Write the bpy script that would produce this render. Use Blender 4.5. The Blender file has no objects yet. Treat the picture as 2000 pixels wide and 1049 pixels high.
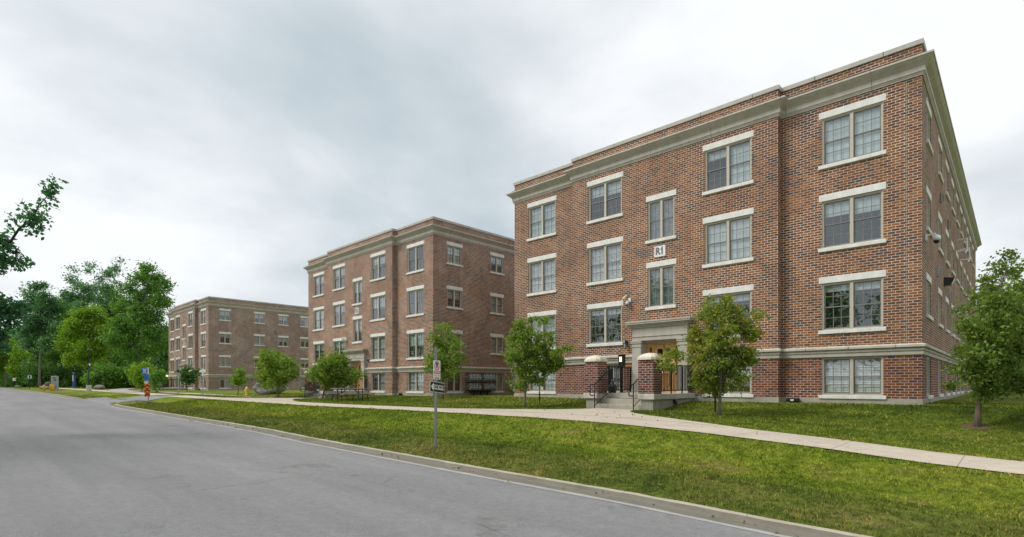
import bpy, math, random
import numpy as np
from mathutils import Vector, Matrix
R = math.radians
sc = bpy.context.scene
COL = sc.collection

# ------------------------------------------------------------------ camera
EYE = 1.6
F, CX, HY = 1043.5, 1000.0, 750.66            # focal length, principal column and horizon of the 2000 px wide photograph
cam_d = bpy.data.cameras.new('camera'); cam = bpy.data.objects.new('camera', cam_d); COL.objects.link(cam)
cam.location = (0, 0, EYE); cam.rotation_euler = (R(90), 0, 0)
cam_d.sensor_width = 36; cam_d.lens = F / 2000 * 36
cam_d.shift_y = (HY - 524.5) / 2000
cam_d.clip_start = .1; cam_d.clip_end = 3000
sc.camera = cam

# ------------------------------------------------------------------ light
SUN_EL, SUN_AZ = R(46), R(-75)                 # azimuth measured from +Y towards +X
sdir = Vector((math.sin(SUN_AZ) * math.cos(SUN_EL), math.cos(SUN_AZ) * math.cos(SUN_EL) - .25, math.sin(SUN_EL))).normalized()
sun_d = bpy.data.lights.new('sun', 'SUN'); sun = bpy.data.objects.new('sun', sun_d); COL.objects.link(sun)
sun_d.energy = 2.0; sun_d.angle = R(22); sun_d.color = (1, .96, .9)
sun.rotation_euler = sdir.to_track_quat('Z', 'Y').to_euler(); sun.location = (-20, -10, 60)
w = bpy.data.worlds.new('World'); sc.world = w; w.use_nodes = True
N = w.node_tree.nodes; L = w.node_tree.links; N.clear()
def wn(t, **k):
    n = N.new(t)
    for a, b in k.items(): setattr(n, a, b)
    return n
def wl(a, b): L.new(a, b)
def wmath(op, a, b=None, c=None, clamp=False):
    n = N.new('ShaderNodeMath'); n.operation = op; n.use_clamp = clamp
    for i, v in enumerate((a, b, c)):
        if v is None: continue
        if isinstance(v, (int, float)): n.inputs[i].default_value = v
        else: L.new(v, n.inputs[i])
    return n.outputs[0]
sky = wn('ShaderNodeTexSky', sky_type='NISHITA', sun_disc=False, sun_elevation=SUN_EL, sun_rotation=SUN_AZ)
tc = wn('ShaderNodeTexCoord'); sep = wn('ShaderNodeSeparateXYZ'); wl(tc.outputs['Generated'], sep.inputs[0])
zc = wmath('MAXIMUM', sep.outputs[2], 0.0); den = wmath('ADD', zc, .22)
cmb = wn('ShaderNodeCombineXYZ')
wl(wmath('DIVIDE', sep.outputs[0], den), cmb.inputs[0]); wl(wmath('DIVIDE', sep.outputs[1], den), cmb.inputs[1])
def wnoise(scale, det, rough, loc):
    mp = wn('ShaderNodeMapping'); mp.inputs['Location'].default_value = loc; wl(cmb.outputs[0], mp.inputs[0])
    n = wn('ShaderNodeTexNoise'); n.inputs['Scale'].default_value = scale; n.inputs['Detail'].default_value = det
    n.inputs['Roughness'].default_value = rough; n.inputs['Distortion'].default_value = .25; wl(mp.outputs[0], n.inputs[0]); return n.outputs[0]
def wdot(v, p):                                # how near a direction is to v
    d = wn('ShaderNodeVectorMath', operation='DOT_PRODUCT'); wl(tc.outputs['Generated'], d.inputs[0])
    d.inputs[1].default_value = Vector(v).normalized(); return wmath('POWER', wmath('MAXIMUM', d.outputs['Value'], 0), p)
n1 = wnoise(.85, 7, .52, (3.1, 1.7, 0)); n2 = wnoise(2.6, 6, .5, (0.4, 5.2, 0))
cl = wmath('ADD', wmath('MULTIPLY', n1, .80), wmath('MULTIPLY', n2, .24))       # ~0.5 mean
cl = wmath('ADD', cl, wmath('MULTIPLY', wdot((-.28, 1, .33), 12), -.12))        # thick grey bank over the middle building
cl = wmath('ADD', cl, wmath('MULTIPLY', wdot((-.9, .8, .42), 6), .10))          # bright break on the left
cl = wmath('ADD', cl, wmath('MULTIPLY', wdot((.75, 1, .62), 5), .09))           # thin bright cloud on the right
rmp = wn('ShaderNodeValToRGB'); wl(cl, rmp.inputs[0]); e = rmp.color_ramp.elements
e[0].position = .33; e[0].color = (.40, .46, .49, 1); e[1].position = .64; e[1].color = (.80, .81, .82, 1)
m_ = e.new(.44); m_.color = (.50, .55, .575, 1); m_ = e.new(.535); m_.color = (.63, .66, .68, 1)
hz = wmath('SUBTRACT', 1.0, wmath('MULTIPLY', sep.outputs[2], 3.2), clamp=True)     # paler, greyer band near the horizon
hmx = wn('ShaderNodeMix', data_type='RGBA'); wl(wmath('MULTIPLY', hz, .4), hmx.inputs['Factor']); wl(rmp.outputs[0], hmx.inputs['A'])
hmx.inputs['B'].default_value = (.60, .63, .65, 1)
skm = wn('ShaderNodeVectorMath', operation='SCALE'); wl(sky.outputs[0], skm.inputs[0]); skm.inputs['Scale'].default_value = .12
mix = wn('ShaderNodeMix', data_type='RGBA'); mix.inputs['Factor'].default_value = .93
wl(skm.outputs[0], mix.inputs['A']); wl(hmx.outputs['Result'], mix.inputs['B'])
bg = wn('ShaderNodeBackground'); bg.inputs[1].default_value = 1.0; wl(mix.outputs['Result'], bg.inputs[0])
wo = wn('ShaderNodeOutputWorld'); wl(bg.outputs[0], wo.inputs[0])
sc.view_settings.view_transform = 'Standard'; sc.view_settings.look = 'None'
sc.view_settings.exposure = 0.38; sc.view_settings.gamma = 1
sc.cycles.transparent_max_bounces = 16; sc.cycles.max_bounces = 7
try: sc.cycles.use_denoising = True
except Exception: pass

# ------------------------------------------------------------------ materials
class MT:
    """tiny node helper"""
    def __init__(s, name):
        s.m = bpy.data.materials.new(name); s.m.use_nodes = True; s.t = s.m.node_tree
        s.b = s.t.nodes['Principled BSDF']; s.out = s.t.nodes['Material Output']
    def n(s, t, **k):
        x = s.t.nodes.new(t)
        for a, b in k.items(): setattr(x, a, b)
        return x
    def l(s, a, b): s.t.links.new(a, b)
    def pos(s): return s.n('ShaderNodeNewGeometry').outputs['Position']
    def obj(s): return s.n('ShaderNodeTexCoord').outputs['Object']
    def uv(s): return s.n('ShaderNodeTexCoord').outputs['UV']
    def noise(s, vec, scale, det=4, rough=.55, dist=0., sc3=None):
        if sc3 is not None:
            mp = s.n('ShaderNodeMapping'); mp.inputs['Scale'].default_value = sc3; s.l(vec, mp.inputs[0]); vec = mp.outputs[0]
        x = s.n('ShaderNodeTexNoise'); s.l(vec, x.inputs[0]); x.inputs['Scale'].default_value = scale
        x.inputs['Detail'].default_value = det; x.inputs['Roughness'].default_value = rough; x.inputs['Distortion'].default_value = dist
        return x.outputs[0]
    def ramp(s, fac, stops, interp='LINEAR'):
        x = s.n('ShaderNodeValToRGB'); s.l(fac, x.inputs[0]); el = x.color_ramp.elements; x.color_ramp.interpolation = interp
        el[0].position, el[0].color = stops[0][0], (*stops[0][1], 1); el[1].position, el[1].color = stops[-1][0], (*stops[-1][1], 1)
        for p, c in stops[1:-1]:
            q = el.new(p); q.color = (*c, 1)
        return x.outputs[0]
    def math(s, op, a, b=None, clamp=False):
        x = s.n('ShaderNodeMath', operation=op); x.use_clamp = clamp
        for i, v in enumerate((a, b)):
            if v is None: continue
            if isinstance(v, (int, float)): x.inputs[i].default_value = v
            else: s.l(v, x.inputs[i])
        return x.outputs[0]
    def mix(s, f, a, b, blend='MIX'):
        x = s.n('ShaderNodeMix', data_type='RGBA', blend_type=blend)
        for k, v in (('Factor', f), ('A', a), ('B', b)):
            if isinstance(v, (int, float)): x.inputs[k].default_value = v
            elif isinstance(v, tuple): x.inputs[k].default_value = (*v, 1)
            else: s.l(v, x.inputs[k])
        return x.outputs['Result']
    def bump(s, h, dist, strength=1.):
        x = s.n('ShaderNodeBump'); s.l(h, x.inputs['Height']); x.inputs['Distance'].default_value = dist
        x.inputs['Strength'].default_value = strength; s.l(x.outputs[0], s.b.inputs['Normal'])
    def col(s, c):
        if isinstance(c, tuple): s.b.inputs['Base Color'].default_value = (*c, 1)
        else: s.l(c, s.b.inputs['Base Color'])
        return s
    def rough(s, r, metal=0., spec=None):
        if isinstance(r, (int, float)): s.b.inputs['Roughness'].default_value = r
        else: s.l(r, s.b.inputs['Roughness'])
        s.b.inputs['Metallic'].default_value = metal
        if spec is not None: s.b.inputs['Specular IOR Level'].default_value = spec
        return s

def brick_mat(name, stops, mortar, offx=0., ms=.0080):
    t = MT(name); uv = t.uv()
    mp = t.n('ShaderNodeMapping'); mp.inputs['Location'].default_value = (offx, .17, 0); t.l(uv, mp.inputs[0])
    # slightly wavy courses
    br = t.n('ShaderNodeTexBrick'); t.l(mp.outputs[0], br.inputs['Vector'])
    br.offset = .5; br.squash = 1
    br.inputs['Scale'].default_value = 1; br.inputs['Brick Width'].default_value = .205; br.inputs['Row Height'].default_value = .08
    br.inputs['Mortar Size'].default_value = ms; br.inputs['Mortar Smooth'].default_value = .25; br.inputs['Bias'].default_value = 0
    br.inputs['Color1'].default_value = (0, 0, 0, 1); br.inputs['Color2'].default_value = (1, 1, 1, 1); br.inputs['Mortar'].default_value = (.5, .5, .5, 1)
    rnd = t.n('ShaderNodeSeparateColor'); t.l(br.outputs['Color'], rnd.inputs[0])
    cl = t.noise(uv, 1.1, 3, .6, .6); clr = t.math('MULTIPLY', t.math('SUBTRACT', cl, .46), .75)
    v = t.math('ADD', rnd.outputs[0], clr, clamp=True)
    c = t.ramp(v, stops, 'LINEAR')
    fine = t.noise(uv, 55, 5, .65, sc3=(1, 2, 1)); fr = t.ramp(fine, [(.25, (.62, .6, .58)), (.7, (1.12, 1.12, 1.12))])
    c = t.mix(.8, c, fr, 'MULTIPLY')
    lime = t.noise(uv, .55, 4, .6, 1.2)                                   # lime bloom on the mortar in drifting patches
    mc = t.mix(t.ramp(lime, [(.42, (0, 0, 0)), (.66, (1, 1, 1))]), mortar, tuple(min(1, x * 1.55) for x in mortar))
    c = t.mix(br.outputs['Fac'], c, mc)
    big = t.ramp(t.noise(t.obj(), .16, 4, .6), [(.3, (.86, .85, .86)), (.7, (1.08, 1.06, 1.03))])
    c = t.mix(1., c, big, 'MULTIPLY')
    if name.startswith('red'):                                            # the basement storey is laid in a darker, redder brick
        sy = t.n('ShaderNodeSeparateXYZ'); t.l(uv, sy.inputs[0]); c = t.mix(t.math('LESS_THAN', sy.outputs[1], 1.46), c, t.mix(1., c, (.86, .76, .80), 'MULTIPLY'))
    # faint rain streaks running down
    st = t.ramp(t.noise(uv, 1., 3, .6, sc3=(4, .18, 1)), [(.3, (.86, .85, .84)), (.6, (1, 1, 1))])
    c = t.mix(.9, c, st, 'MULTIPLY')
    t.col(c).rough(.88, spec=.25)
    h = t.math('ADD', t.math('MULTIPLY', t.math('SUBTRACT', 1., br.outputs['Fac']), 1.), t.math('MULTIPLY', fine, .35))
    t.bump(h, .008, .8); return t.m
BR = [(.0, (.110, .078, .068)), (.12, (.125, .076, .057)), (.22, (.172, .077, .043)), (.5, (.245, .096, .038)), (.78, (.305, .124, .045)), (1., (.36, .160, .060))]
BR2 = [(.0, (.112, .082, .070)), (.13, (.13, .086, .064)), (.24, (.19, .092, .052)), (.5, (.275, .114, .050)), (.78, (.335, .144, .060)), (1., (.39, .18, .078))]
BR3 = [(.0, (.05, .03, .03)), (.3, (.11, .045, .035)), (.6, (.17, .062, .042)), (1., (.24, .085, .05))]
M = {}
M['brick'] = brick_mat('red brown brick', BR, (.56, .53, .48))
M['brick_b'] = brick_mat('brown brick', BR2, (.60, .56, .52), .07, .0095)
M['brick_c'] = brick_mat('purple brown brick', [(a, (b[0] * .9, b[1] * .98, b[2] * 1.1)) for a, b in BR2], (.62, .58, .56), .13, .0105)
M['brick_dark'] = brick_mat('dark red pillar brick', BR3, (.40, .36, .34), .03)

def stone(name, c, var=.12, sc_=3., rough=.85, bump=.004, streak=True, joint=0.):
    t = MT(name); o = t.obj()
    f = t.noise(o, sc_, 6, .6); g = t.noise(o, 90, 3, .6)
    lo = tuple(x * (1 - var) for x in c); hi = tuple(min(1, x * (1 + var)) for x in c)
    k = t.ramp(f, [(.3, lo), (.7, hi)]); k = t.mix(.35, k, t.ramp(g, [(.3, (.7, .7, .7)), (.7, (1.2, 1.2, 1.2))]), 'MULTIPLY')
    if streak:
        s_ = t.ramp(t.noise(o, 1., 4, .65, sc3=(5, 5, .5)), [(.3, (.80, .79, .77)), (.62, (1, 1, 1))]); k = t.mix(.7, k, s_, 'MULTIPLY')
    if joint:
        sx = t.n('ShaderNodeSeparateXYZ'); t.l(t.uv(), sx.inputs[0]); j = t.math('ABSOLUTE', t.math('SUBTRACT', t.math('FRACT', t.math('DIVIDE', sx.outputs[0], joint)), .5))
        k = t.mix(t.ramp(j, [(.0, (1, 1, 1)), (.009 / joint, (0, 0, 0))], 'CONSTANT'), k, (.16, .15, .125))
    t.col(k).rough(rough, spec=.3); t.bump(g, bump, .5); return t.m
M['limestone'] = stone('white limestone lintel', (.80, .79, .755), .07)
M['trim'] = stone('grey beige painted cornice', (.53, .49, .43), .08, 1.5, .6, .001, joint=2.4)
M['trim_top'] = stone('metal parapet capping', (.49, .47, .42), .08, 1.2, .5, .001, joint=1.83)
M['surround'] = stone('cut stone surround', (.48, .45, .385), .08)
M['band_top'] = stone('pale band ledge', (.60, .565, .49), .1, joint=1.2)
M['concrete'] = stone('cast concrete', (.40, .375, .315), .16, 1.8)
M['slab'] = stone('pale precast slab', (.58, .56, .51), .12)
M['step'] = stone('worn step concrete', (.43, .40, .34), .14, 4)
M['cap'] = stone('cream precast pillar cap', (.76, .70, .59), .1)
def plain(name, c, r=.5, metal=0., var=.08, spec=None):
    t = MT(name); f = t.noise(t.obj(), 6, 5, .6)
    t.col(t.ramp(f, [(.3, tuple(x * (1 - var) for x in c)), (.7, tuple(min(1, x * (1 + var)) for x in c))])).rough(r, metal, spec); return t.m
M['frame'] = plain('beige painted window casing', (.50, .465, .385), .55)
M['sash'] = plain('taupe window sash', (.20, .185, .165), .5)
M['frame_w'] = plain('pale casing', (.46, .43, .37), .55)
M['blind'] = plain('pale roller blind', (.62, .68, .69), .8, var=.05)
M['blind_w'] = plain('white venetian blind', (.86, .88, .88), .7, var=.04)
M['curtain'] = plain('grey lace curtain', (.42, .44, .45), .9, var=.35)
M['interior'] = plain('painted room shade', (.06, .06, .058), .9)
M['black_iron'] = plain('black painted iron', (.012, .012, .014), .4)
M['galv'] = plain('galvanised steel', (.36, .39, .40), .45, .6, .15)
M['white'] = plain('white enamel', (.80, .80, .80), .4, var=.04)
M['cream'] = plain('cream plastic', (.72, .62, .42), .5)
M['black'] = plain('black plastic', (.015, .015, .017), .35)
M['red'] = plain('sign red', (.62, .05, .045), .45, var=.03)
M['blue'] = plain('sign blue', (.03, .17, .62), .4, var=.04)
M['deep_blue'] = plain('deep blue paint', (.01, .10, .26), .4)
M['orange'] = plain('orange sign sheet', (.80, .19, .015), .4, var=.05)
M['yellow'] = plain('yellow hydrant paint', (.78, .60, .10), .4)
M['bollard'] = plain('amber bollard paint', (.80, .42, .01), .45)
M['sign_grey'] = plain('slate grey lettering', (.13, .15, .16), .5)
M['meter'] = plain('blue grey meter casing', (.24, .29, .33), .45, .2)
M['cabinet'] = plain('grey green cabinet', (.34, .39, .37), .5)
M['greybox'] = plain('light grey steel box', (.34, .38, .42), .5)
M['plank'] = plain('weathered grey timber', (.27, .24, .21), .8, var=.3)
M['brass'] = plain('aged hardware', (.40, .36, .28), .35, .8)
M['roofing'] = plain('grey gravel roof', (.16, .16, .15), .95)
M['lampgreen'] = plain('dark green lamp post', (.012, .03, .025), .4)
def wood():
    t = MT('honey stained oak door'); o = t.obj()
    g = t.noise(o, 6, 5, .6, 1.2, sc3=(6, 6, .5))
    t.col(t.ramp(g, [(.25, (.50, .26, .075)), (.55, (.70, .40, .14)), (.8, (.80, .50, .20))])).rough(.4); return t.m
M['oak'] = wood()
def glassm():
    t = MT('window glass'); T = t.t
    ge = t.n('ShaderNodeNewGeometry'); dt = t.n('ShaderNodeVectorMath', operation='DOT_PRODUCT'); t.l(ge.outputs['True Normal'], dt.inputs[0]); t.l(ge.outputs['Incoming'], dt.inputs[1])
    c_ = t.math('SUBTRACT', 1., t.math('ABSOLUTE', dt.outputs['Value']))          # double glazing, the same from either side
    f = t.math('ADD', t.math('MULTIPLY', t.math('POWER', c_, 2.6), .85), .17, clamp=True)
    wv = t.noise(t.pos(), 1.6, 2, .5); bp = t.n('ShaderNodeBump'); bp.inputs['Distance'].default_value = .006; bp.inputs['Strength'].default_value = .5; t.l(wv, bp.inputs['Height'])
    g = t.n('ShaderNodeBsdfGlossy'); g.inputs['Roughness'].default_value = .015; g.inputs[0].default_value = (.93, .97, 1, 1); t.l(bp.outputs[0], g.inputs['Normal'])
    tr = t.n('ShaderNodeBsdfTransparent'); tr.inputs[0].default_value = (.86, .90, .90, 1)
    mx = t.n('ShaderNodeMixShader'); t.l(f, mx.inputs[0]); t.l(tr.outputs[0], mx.inputs[1]); t.l(g.outputs[0], mx.inputs[2])
    t.l(mx.outputs[0], t.out.inputs[0]); return t.m
M['glass'] = glassm()
def emit(name, c, s):
    t = MT(name); t.b.inputs['Emission Color'].default_value = (*c, 1); t.b.inputs['Emission Strength'].default_value = s; t.col(c); return t.m
M['lit'] = emit('lit lamp glass', (1., .80, .45), 1.3)

A1 = R(46.658); C1 = np.array([11.764, 15.335]); U1 = np.array([-math.sin(A1), math.cos(A1)]); U2 = np.array([math.cos(A1), math.sin(A1)])
def st_coords(t):
    """node outputs along / across the street"""
    sp = t.n('ShaderNodeMapping'); sp.vector_type = 'TEXTURE'; sp.inputs['Rotation'].default_value = (0, 0, A1); t.l(t.pos(), sp.inputs[0]); return sp.outputs[0]
def grass_colour(t, isl=False):
    p = t.pos(); q = st_coords(t); sp = t.n('ShaderNodeSeparateXYZ'); t.l(q, sp.inputs[0])
    a = t.noise(q, .35, 5, .6, .8, sc3=(1, .45, 1)); b = t.noise(q, 1.7, 5, .65, .5, sc3=(1, .6, 1)); c = t.noise(p, 9, 4, .65); d_ = t.noise(p, .11, 4, .6)
    f = t.math('ADD', t.math('MULTIPLY', a, .42), t.math('ADD', t.math('MULTIPLY', b, .42), t.math('MULTIPLY', d_, .24)))
    # drier strip along the kerb, lush strip beside the walk (x across the street)
    ac = t.math('SUBTRACT', sp.outputs[0], float(C1 @ U2))
    dry = t.ramp(t.math('MULTIPLY', t.math('ADD', ac, 13.), .1), [(.0, (.8, .8, .8)), (.17, (.75, .75, .75)), (.27, (.12, .12, .12)), (.48, (0, 0, 0)), (.60, (0, 0, 0)), (.66, (.30, .30, .30)), (1., (.38, .38, .38))])
    lush = t.ramp(f, [(.38, (.075, .120, .016)), (.46, (.130, .195, .020)), (.53, (.195, .270, .025)), (.59, (.265, .315, .040)), (.66, (.30, .265, .090))])
    dryc = t.ramp(f, [(.38, (.055, .090, .020)), (.46, (.105, .145, .033)), (.53, (.165, .190, .050)), (.60, (.225, .210, .078)), (.67, (.265, .22, .120))])
    k = t.mix(dry, lush, dryc)
    g_ = t.noise(p, 3.6, 5, .7, .8)
    k = t.mix(.75, k, t.ramp(c, [(.3, (.42, .48, .42)), (.68, (1.4, 1.35, 1.2))]), 'MULTIPLY')
    k = t.mix(.8, k, t.ramp(g_, [(.36, (.60, .64, .60)), (.50, (.95, .95, .92)), (.66, (1.2, 1.17, 1.1))]), 'MULTIPLY')
    return k, p
def grass_mat(name, blades):
    t = MT(name); k, p = grass_colour(t)
    if blades:
        r_ = t.n('ShaderNodeNewGeometry').outputs['Random Per Island']
        k = t.mix(1., k, t.ramp(r_, [(0., (.60, .72, .5)), (.5, (1.1, 1.15, 1.)), (.86, (1.5, 1.35, 1.2)), (.95, (2.3, 1.7, 1.9)), (1., (2.6, 1.9, 2.4))]), 'MULTIPLY')
        t.col(k).rough(.6, spec=.25)
        tl = t.n('ShaderNodeBsdfTranslucent'); t.l(k, tl.inputs[0]); mx = t.n('ShaderNodeMixShader'); mx.inputs[0].default_value = .3
        t.l(t.b.outputs[0], mx.inputs[1]); t.l(tl.outputs[0], mx.inputs[2]); t.l(mx.outputs[0], t.out.inputs[0])
    else:
        soil = t.noise(p, 2.3, 5, .7, 1.)
        k = t.mix(t.ramp(soil, [(.60, (0, 0, 0)), (.74, (.8, .8, .8))]), k, (.15, .105, .055))
        g = t.noise(p, 60, 3, .7, sc3=(1, 1, .3))
        k = t.mix(.8, k, t.ramp(g, [(.3, (.55, .6, .5)), (.7, (1.35, 1.3, 1.2))]), 'MULTIPLY')
        t.col(k).rough(.95, spec=.1); t.bump(t.math('ADD', g, t.noise(p, 14, 4, .7)), .05, .9)
    return t.m
M['lawn'] = grass_mat('lawn turf', False); M['blades'] = grass_mat('grass blades', True)

def asphalt():
    t = MT('worn grey asphalt'); p = t.pos(); q = st_coords(t)
    big = t.noise(p, .25, 4, .6); streak = t.noise(q, .9, 5, .6, sc3=(1., .07, 1)); agg = t.noise(p, 75, 4, .85); mid = t.noise(p, 9, 4, .7)
    k = t.ramp(streak, [(.3, (.192, .191, .193)), (.7, (.268, .266, .266))])
    k = t.mix(.6, k, t.ramp(big, [(.35, (.88, .88, .89)), (.65, (1.07, 1.07, 1.06))]), 'MULTIPLY')
    k = t.mix(.75, k, t.ramp(agg, [(.32, (.50, .50, .51)), (.52, (1., 1., 1.)), (.72, (1.65, 1.63, 1.6))]), 'MULTIPLY')
    k = t.mix(.8, k, t.ramp(mid, [(.3, (.84, .84, .84)), (.7, (1.12, 1.12, 1.12))]), 'MULTIPLY')
    k = t.mix(1., k, t.ramp(t.noise(p, .9, 5, .7, .4), [(.28, (.72, .71, .70)), (.40, (1, 1, 1))]), 'MULTIPLY')
    vor = t.n('ShaderNodeTexVoronoi', feature='DISTANCE_TO_EDGE'); vor.inputs['Scale'].default_value = .16
    wp = t.mix(.06, p, t.n('ShaderNodeTexNoise').outputs['Color'], 'ADD'); t.l(wp, vor.inputs[0])
    ck = t.ramp(vor.outputs['Distance'], [(.0, (.55, .55, .55)), (.0022, (1, 1, 1))])
    k = t.mix(t.ramp(t.noise(p, .3, 2, .5), [(.52, (0, 0, 0)), (.6, (.8, .8, .8))]), k, t.mix(1., k, ck, 'MULTIPLY'))
    t.col(k).rough(.82, spec=.3); t.bump(agg, .006, .6); return t.m
M['asphalt'] = asphalt()
def walkm(name, c, joints):
    t = MT(name); q = st_coords(t); p = t.pos()
    k = t.ramp(t.noise(p, 1.3, 5, .6), [(.3, tuple(x * .86 for x in c)), (.7, tuple(x * 1.08 for x in c))])
    k = t.mix(.45, k, t.ramp(t.noise(p, 70, 3, .7), [(.3, (.75, .74, .72)), (.7, (1.16, 1.16, 1.16))]), 'MULTIPLY')
    k = t.mix(.5, k, t.ramp(t.noise(p, 4, 5, .7, 1.), [(.35, (.80, .74, .66)), (.55, (1, 1, 1))]), 'MULTIPLY')
    if joints:
        sp = t.n('ShaderNodeSeparateXYZ'); t.l(q, sp.inputs[0])
        j = t.math('ABSOLUTE', t.math('SUBTRACT', t.math('FRACT', t.math('DIVIDE', t.math('ADD', sp.outputs[1], .2), 1.75)), .5))
        k = t.mix(t.ramp(j, [(.0, (1, 1, 1)), (.0065, (0, 0, 0))]), k, (.20, .17, .13))
    t.col(k).rough(.85, spec=.3); t.bump(t.noise(p, 70, 3, .7), .003, .6); return t.m
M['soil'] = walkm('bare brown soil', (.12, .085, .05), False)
M['walk'] = walkm('beige broomed concrete', (.55, .485, .395), True)
M['kerb'] = walkm('chipped kerb concrete', (.44, .405, .325), True)
M['gutter'] = walkm('dusty gutter', (.20, .185, .150), False)
M['fringe'] = walkm('pale asphalt edge', (.40, .395, .38), False)
M['pad'] = walkm('grey concrete pad', (.42, .40, .35), False)

def leafm(name, stops, trans=.35):
    t = MT(name); r_ = t.n('ShaderNodeNewGeometry').outputs['Random Per Island']
    n_ = t.noise(t.obj(), .9, 3, .6); v = t.math('ADD', t.math('MULTIPLY', r_, .55), t.math('MULTIPLY', t.math('SUBTRACT', n_, .2), .75), clamp=True)
    k = t.ramp(v, stops); t.col(k).rough(.5, spec=.3)
    tl = t.n('ShaderNodeBsdfTranslucent'); t.l(t.mix(1., k, (1.3, 1.5, .7), 'MULTIPLY'), tl.inputs[0])
    mx = t.n('ShaderNodeMixShader'); mx.inputs[0].default_value = trans
    t.l(t.b.outputs[0], mx.inputs[1]); t.l(tl.outputs[0], mx.inputs[2]); t.l(mx.outputs[0], t.out.inputs[0]); return t.m
M['leaf'] = leafm('green leaves', [(0.0, (0.09, 0.144, 0.026)), (0.35, (0.156, 0.24, 0.038)), (0.65, (0.228, 0.324, 0.05)), (1.0, (0.36, 0.42, 0.084))], .4)
M['leaf_oakr'] = leafm('oak green leaves', [(0.0, (0.062, 0.106, 0.022)), (0.35, (0.119, 0.188, 0.035)), (0.65, (0.188, 0.263, 0.048)), (1.0, (0.3, 0.362, 0.075))], .4)
M['leaf_rust'] = leafm('green and rust leaves', [(0.0, (0.096, 0.144, 0.026)), (0.35, (0.168, 0.252, 0.041)), (0.6, (0.252, 0.312, 0.048)), (0.72, (0.384, 0.324, 0.06)), (0.85, (0.432, 0.252, 0.072)), (1.0, (0.432, 0.192, 0.072))], .4)
M['leaf_dark'] = leafm('dark wood leaves', [(0.0, (0.026, 0.065, 0.018)), (0.4, (0.058, 0.13, 0.029)), (0.75, (0.111, 0.215, 0.044)), (1.0, (0.195, 0.299, 0.065))], .3)
M['leaf_blue'] = leafm('blue green leaves', [(0.0, (0.039, 0.099, 0.05)), (0.4, (0.083, 0.193, 0.088)), (0.75, (0.143, 0.297, 0.132)), (1.0, (0.242, 0.418, 0.187))], .4)
M['leaf_mid'] = leafm('mid green wood leaves', [(0.0, (0.04, 0.103, 0.025)), (0.4, (0.098, 0.213, 0.041)), (0.75, (0.184, 0.333, 0.057)), (1.0, (0.299, 0.437, 0.092))], .4)
M['leaf_lime'] = leafm('yellow green leaves', [(.0, (.07, .14, .014)), (.4, (.16, .28, .02)), (.75, (.26, .39, .028)), (1., (.38, .47, .04))], .4)
M['leaf_oak'] = leafm('dark oak leaves', [(0.0, (0.037, 0.1, 0.05)), (0.5, (0.075, 0.188, 0.1)), (1.0, (0.138, 0.3, 0.15))], .5)
M['leaf_fallen'] = leafm('dry fallen leaves', [(.0, (.12, .07, .03)), (.5, (.24, .13, .05)), (1., (.34, .24, .08))], .1)
def barkm(name, c):
    t = MT(name); o = t.obj(); f = t.noise(o, 9, 6, .7, .6, sc3=(3, 3, .6))
    t.col(t.ramp(f, [(.3, tuple(x * .55 for x in c)), (.7, tuple(x * 1.3 for x in c))])).rough(.9, spec=.2); t.bump(f, .02, .7); return t.m
M['bark'] = barkm('grey brown bark', (.15, .12, .09)); M['bark_grey'] = barkm('pale grey bark', (.20, .185, .16)); M['bark_dark'] = barkm('dark bark', (.055, .05, .042))
def rockm(name, a, b):
    t = MT(name); o = t.obj(); f = t.noise(o, 2.2, 8, .7, 1.); g = t.noise(o, 7, 6, .75, 2.)
    k = t.mix(t.ramp(g, [(.52, (0, 0, 0)), (.64, (1, 1, 1))]), t.ramp(f, [(.3, tuple(x * .5 for x in a)), (.7, a)]), b)
    t.col(k).rough(.9); t.bump(t.math('ADD', f, g), .08, .8); return t.m
M['rock'] = rockm('craggy grey rock', (.30, .285, .285), (.55, .53, .53)); M['rock_tan'] = rockm('tan boulder', (.36, .30, .25), (.46, .40, .34)); M['rock_dark'] = rockm('dark boulder', (.12, .11, .10), (.2, .18, .17))

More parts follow.
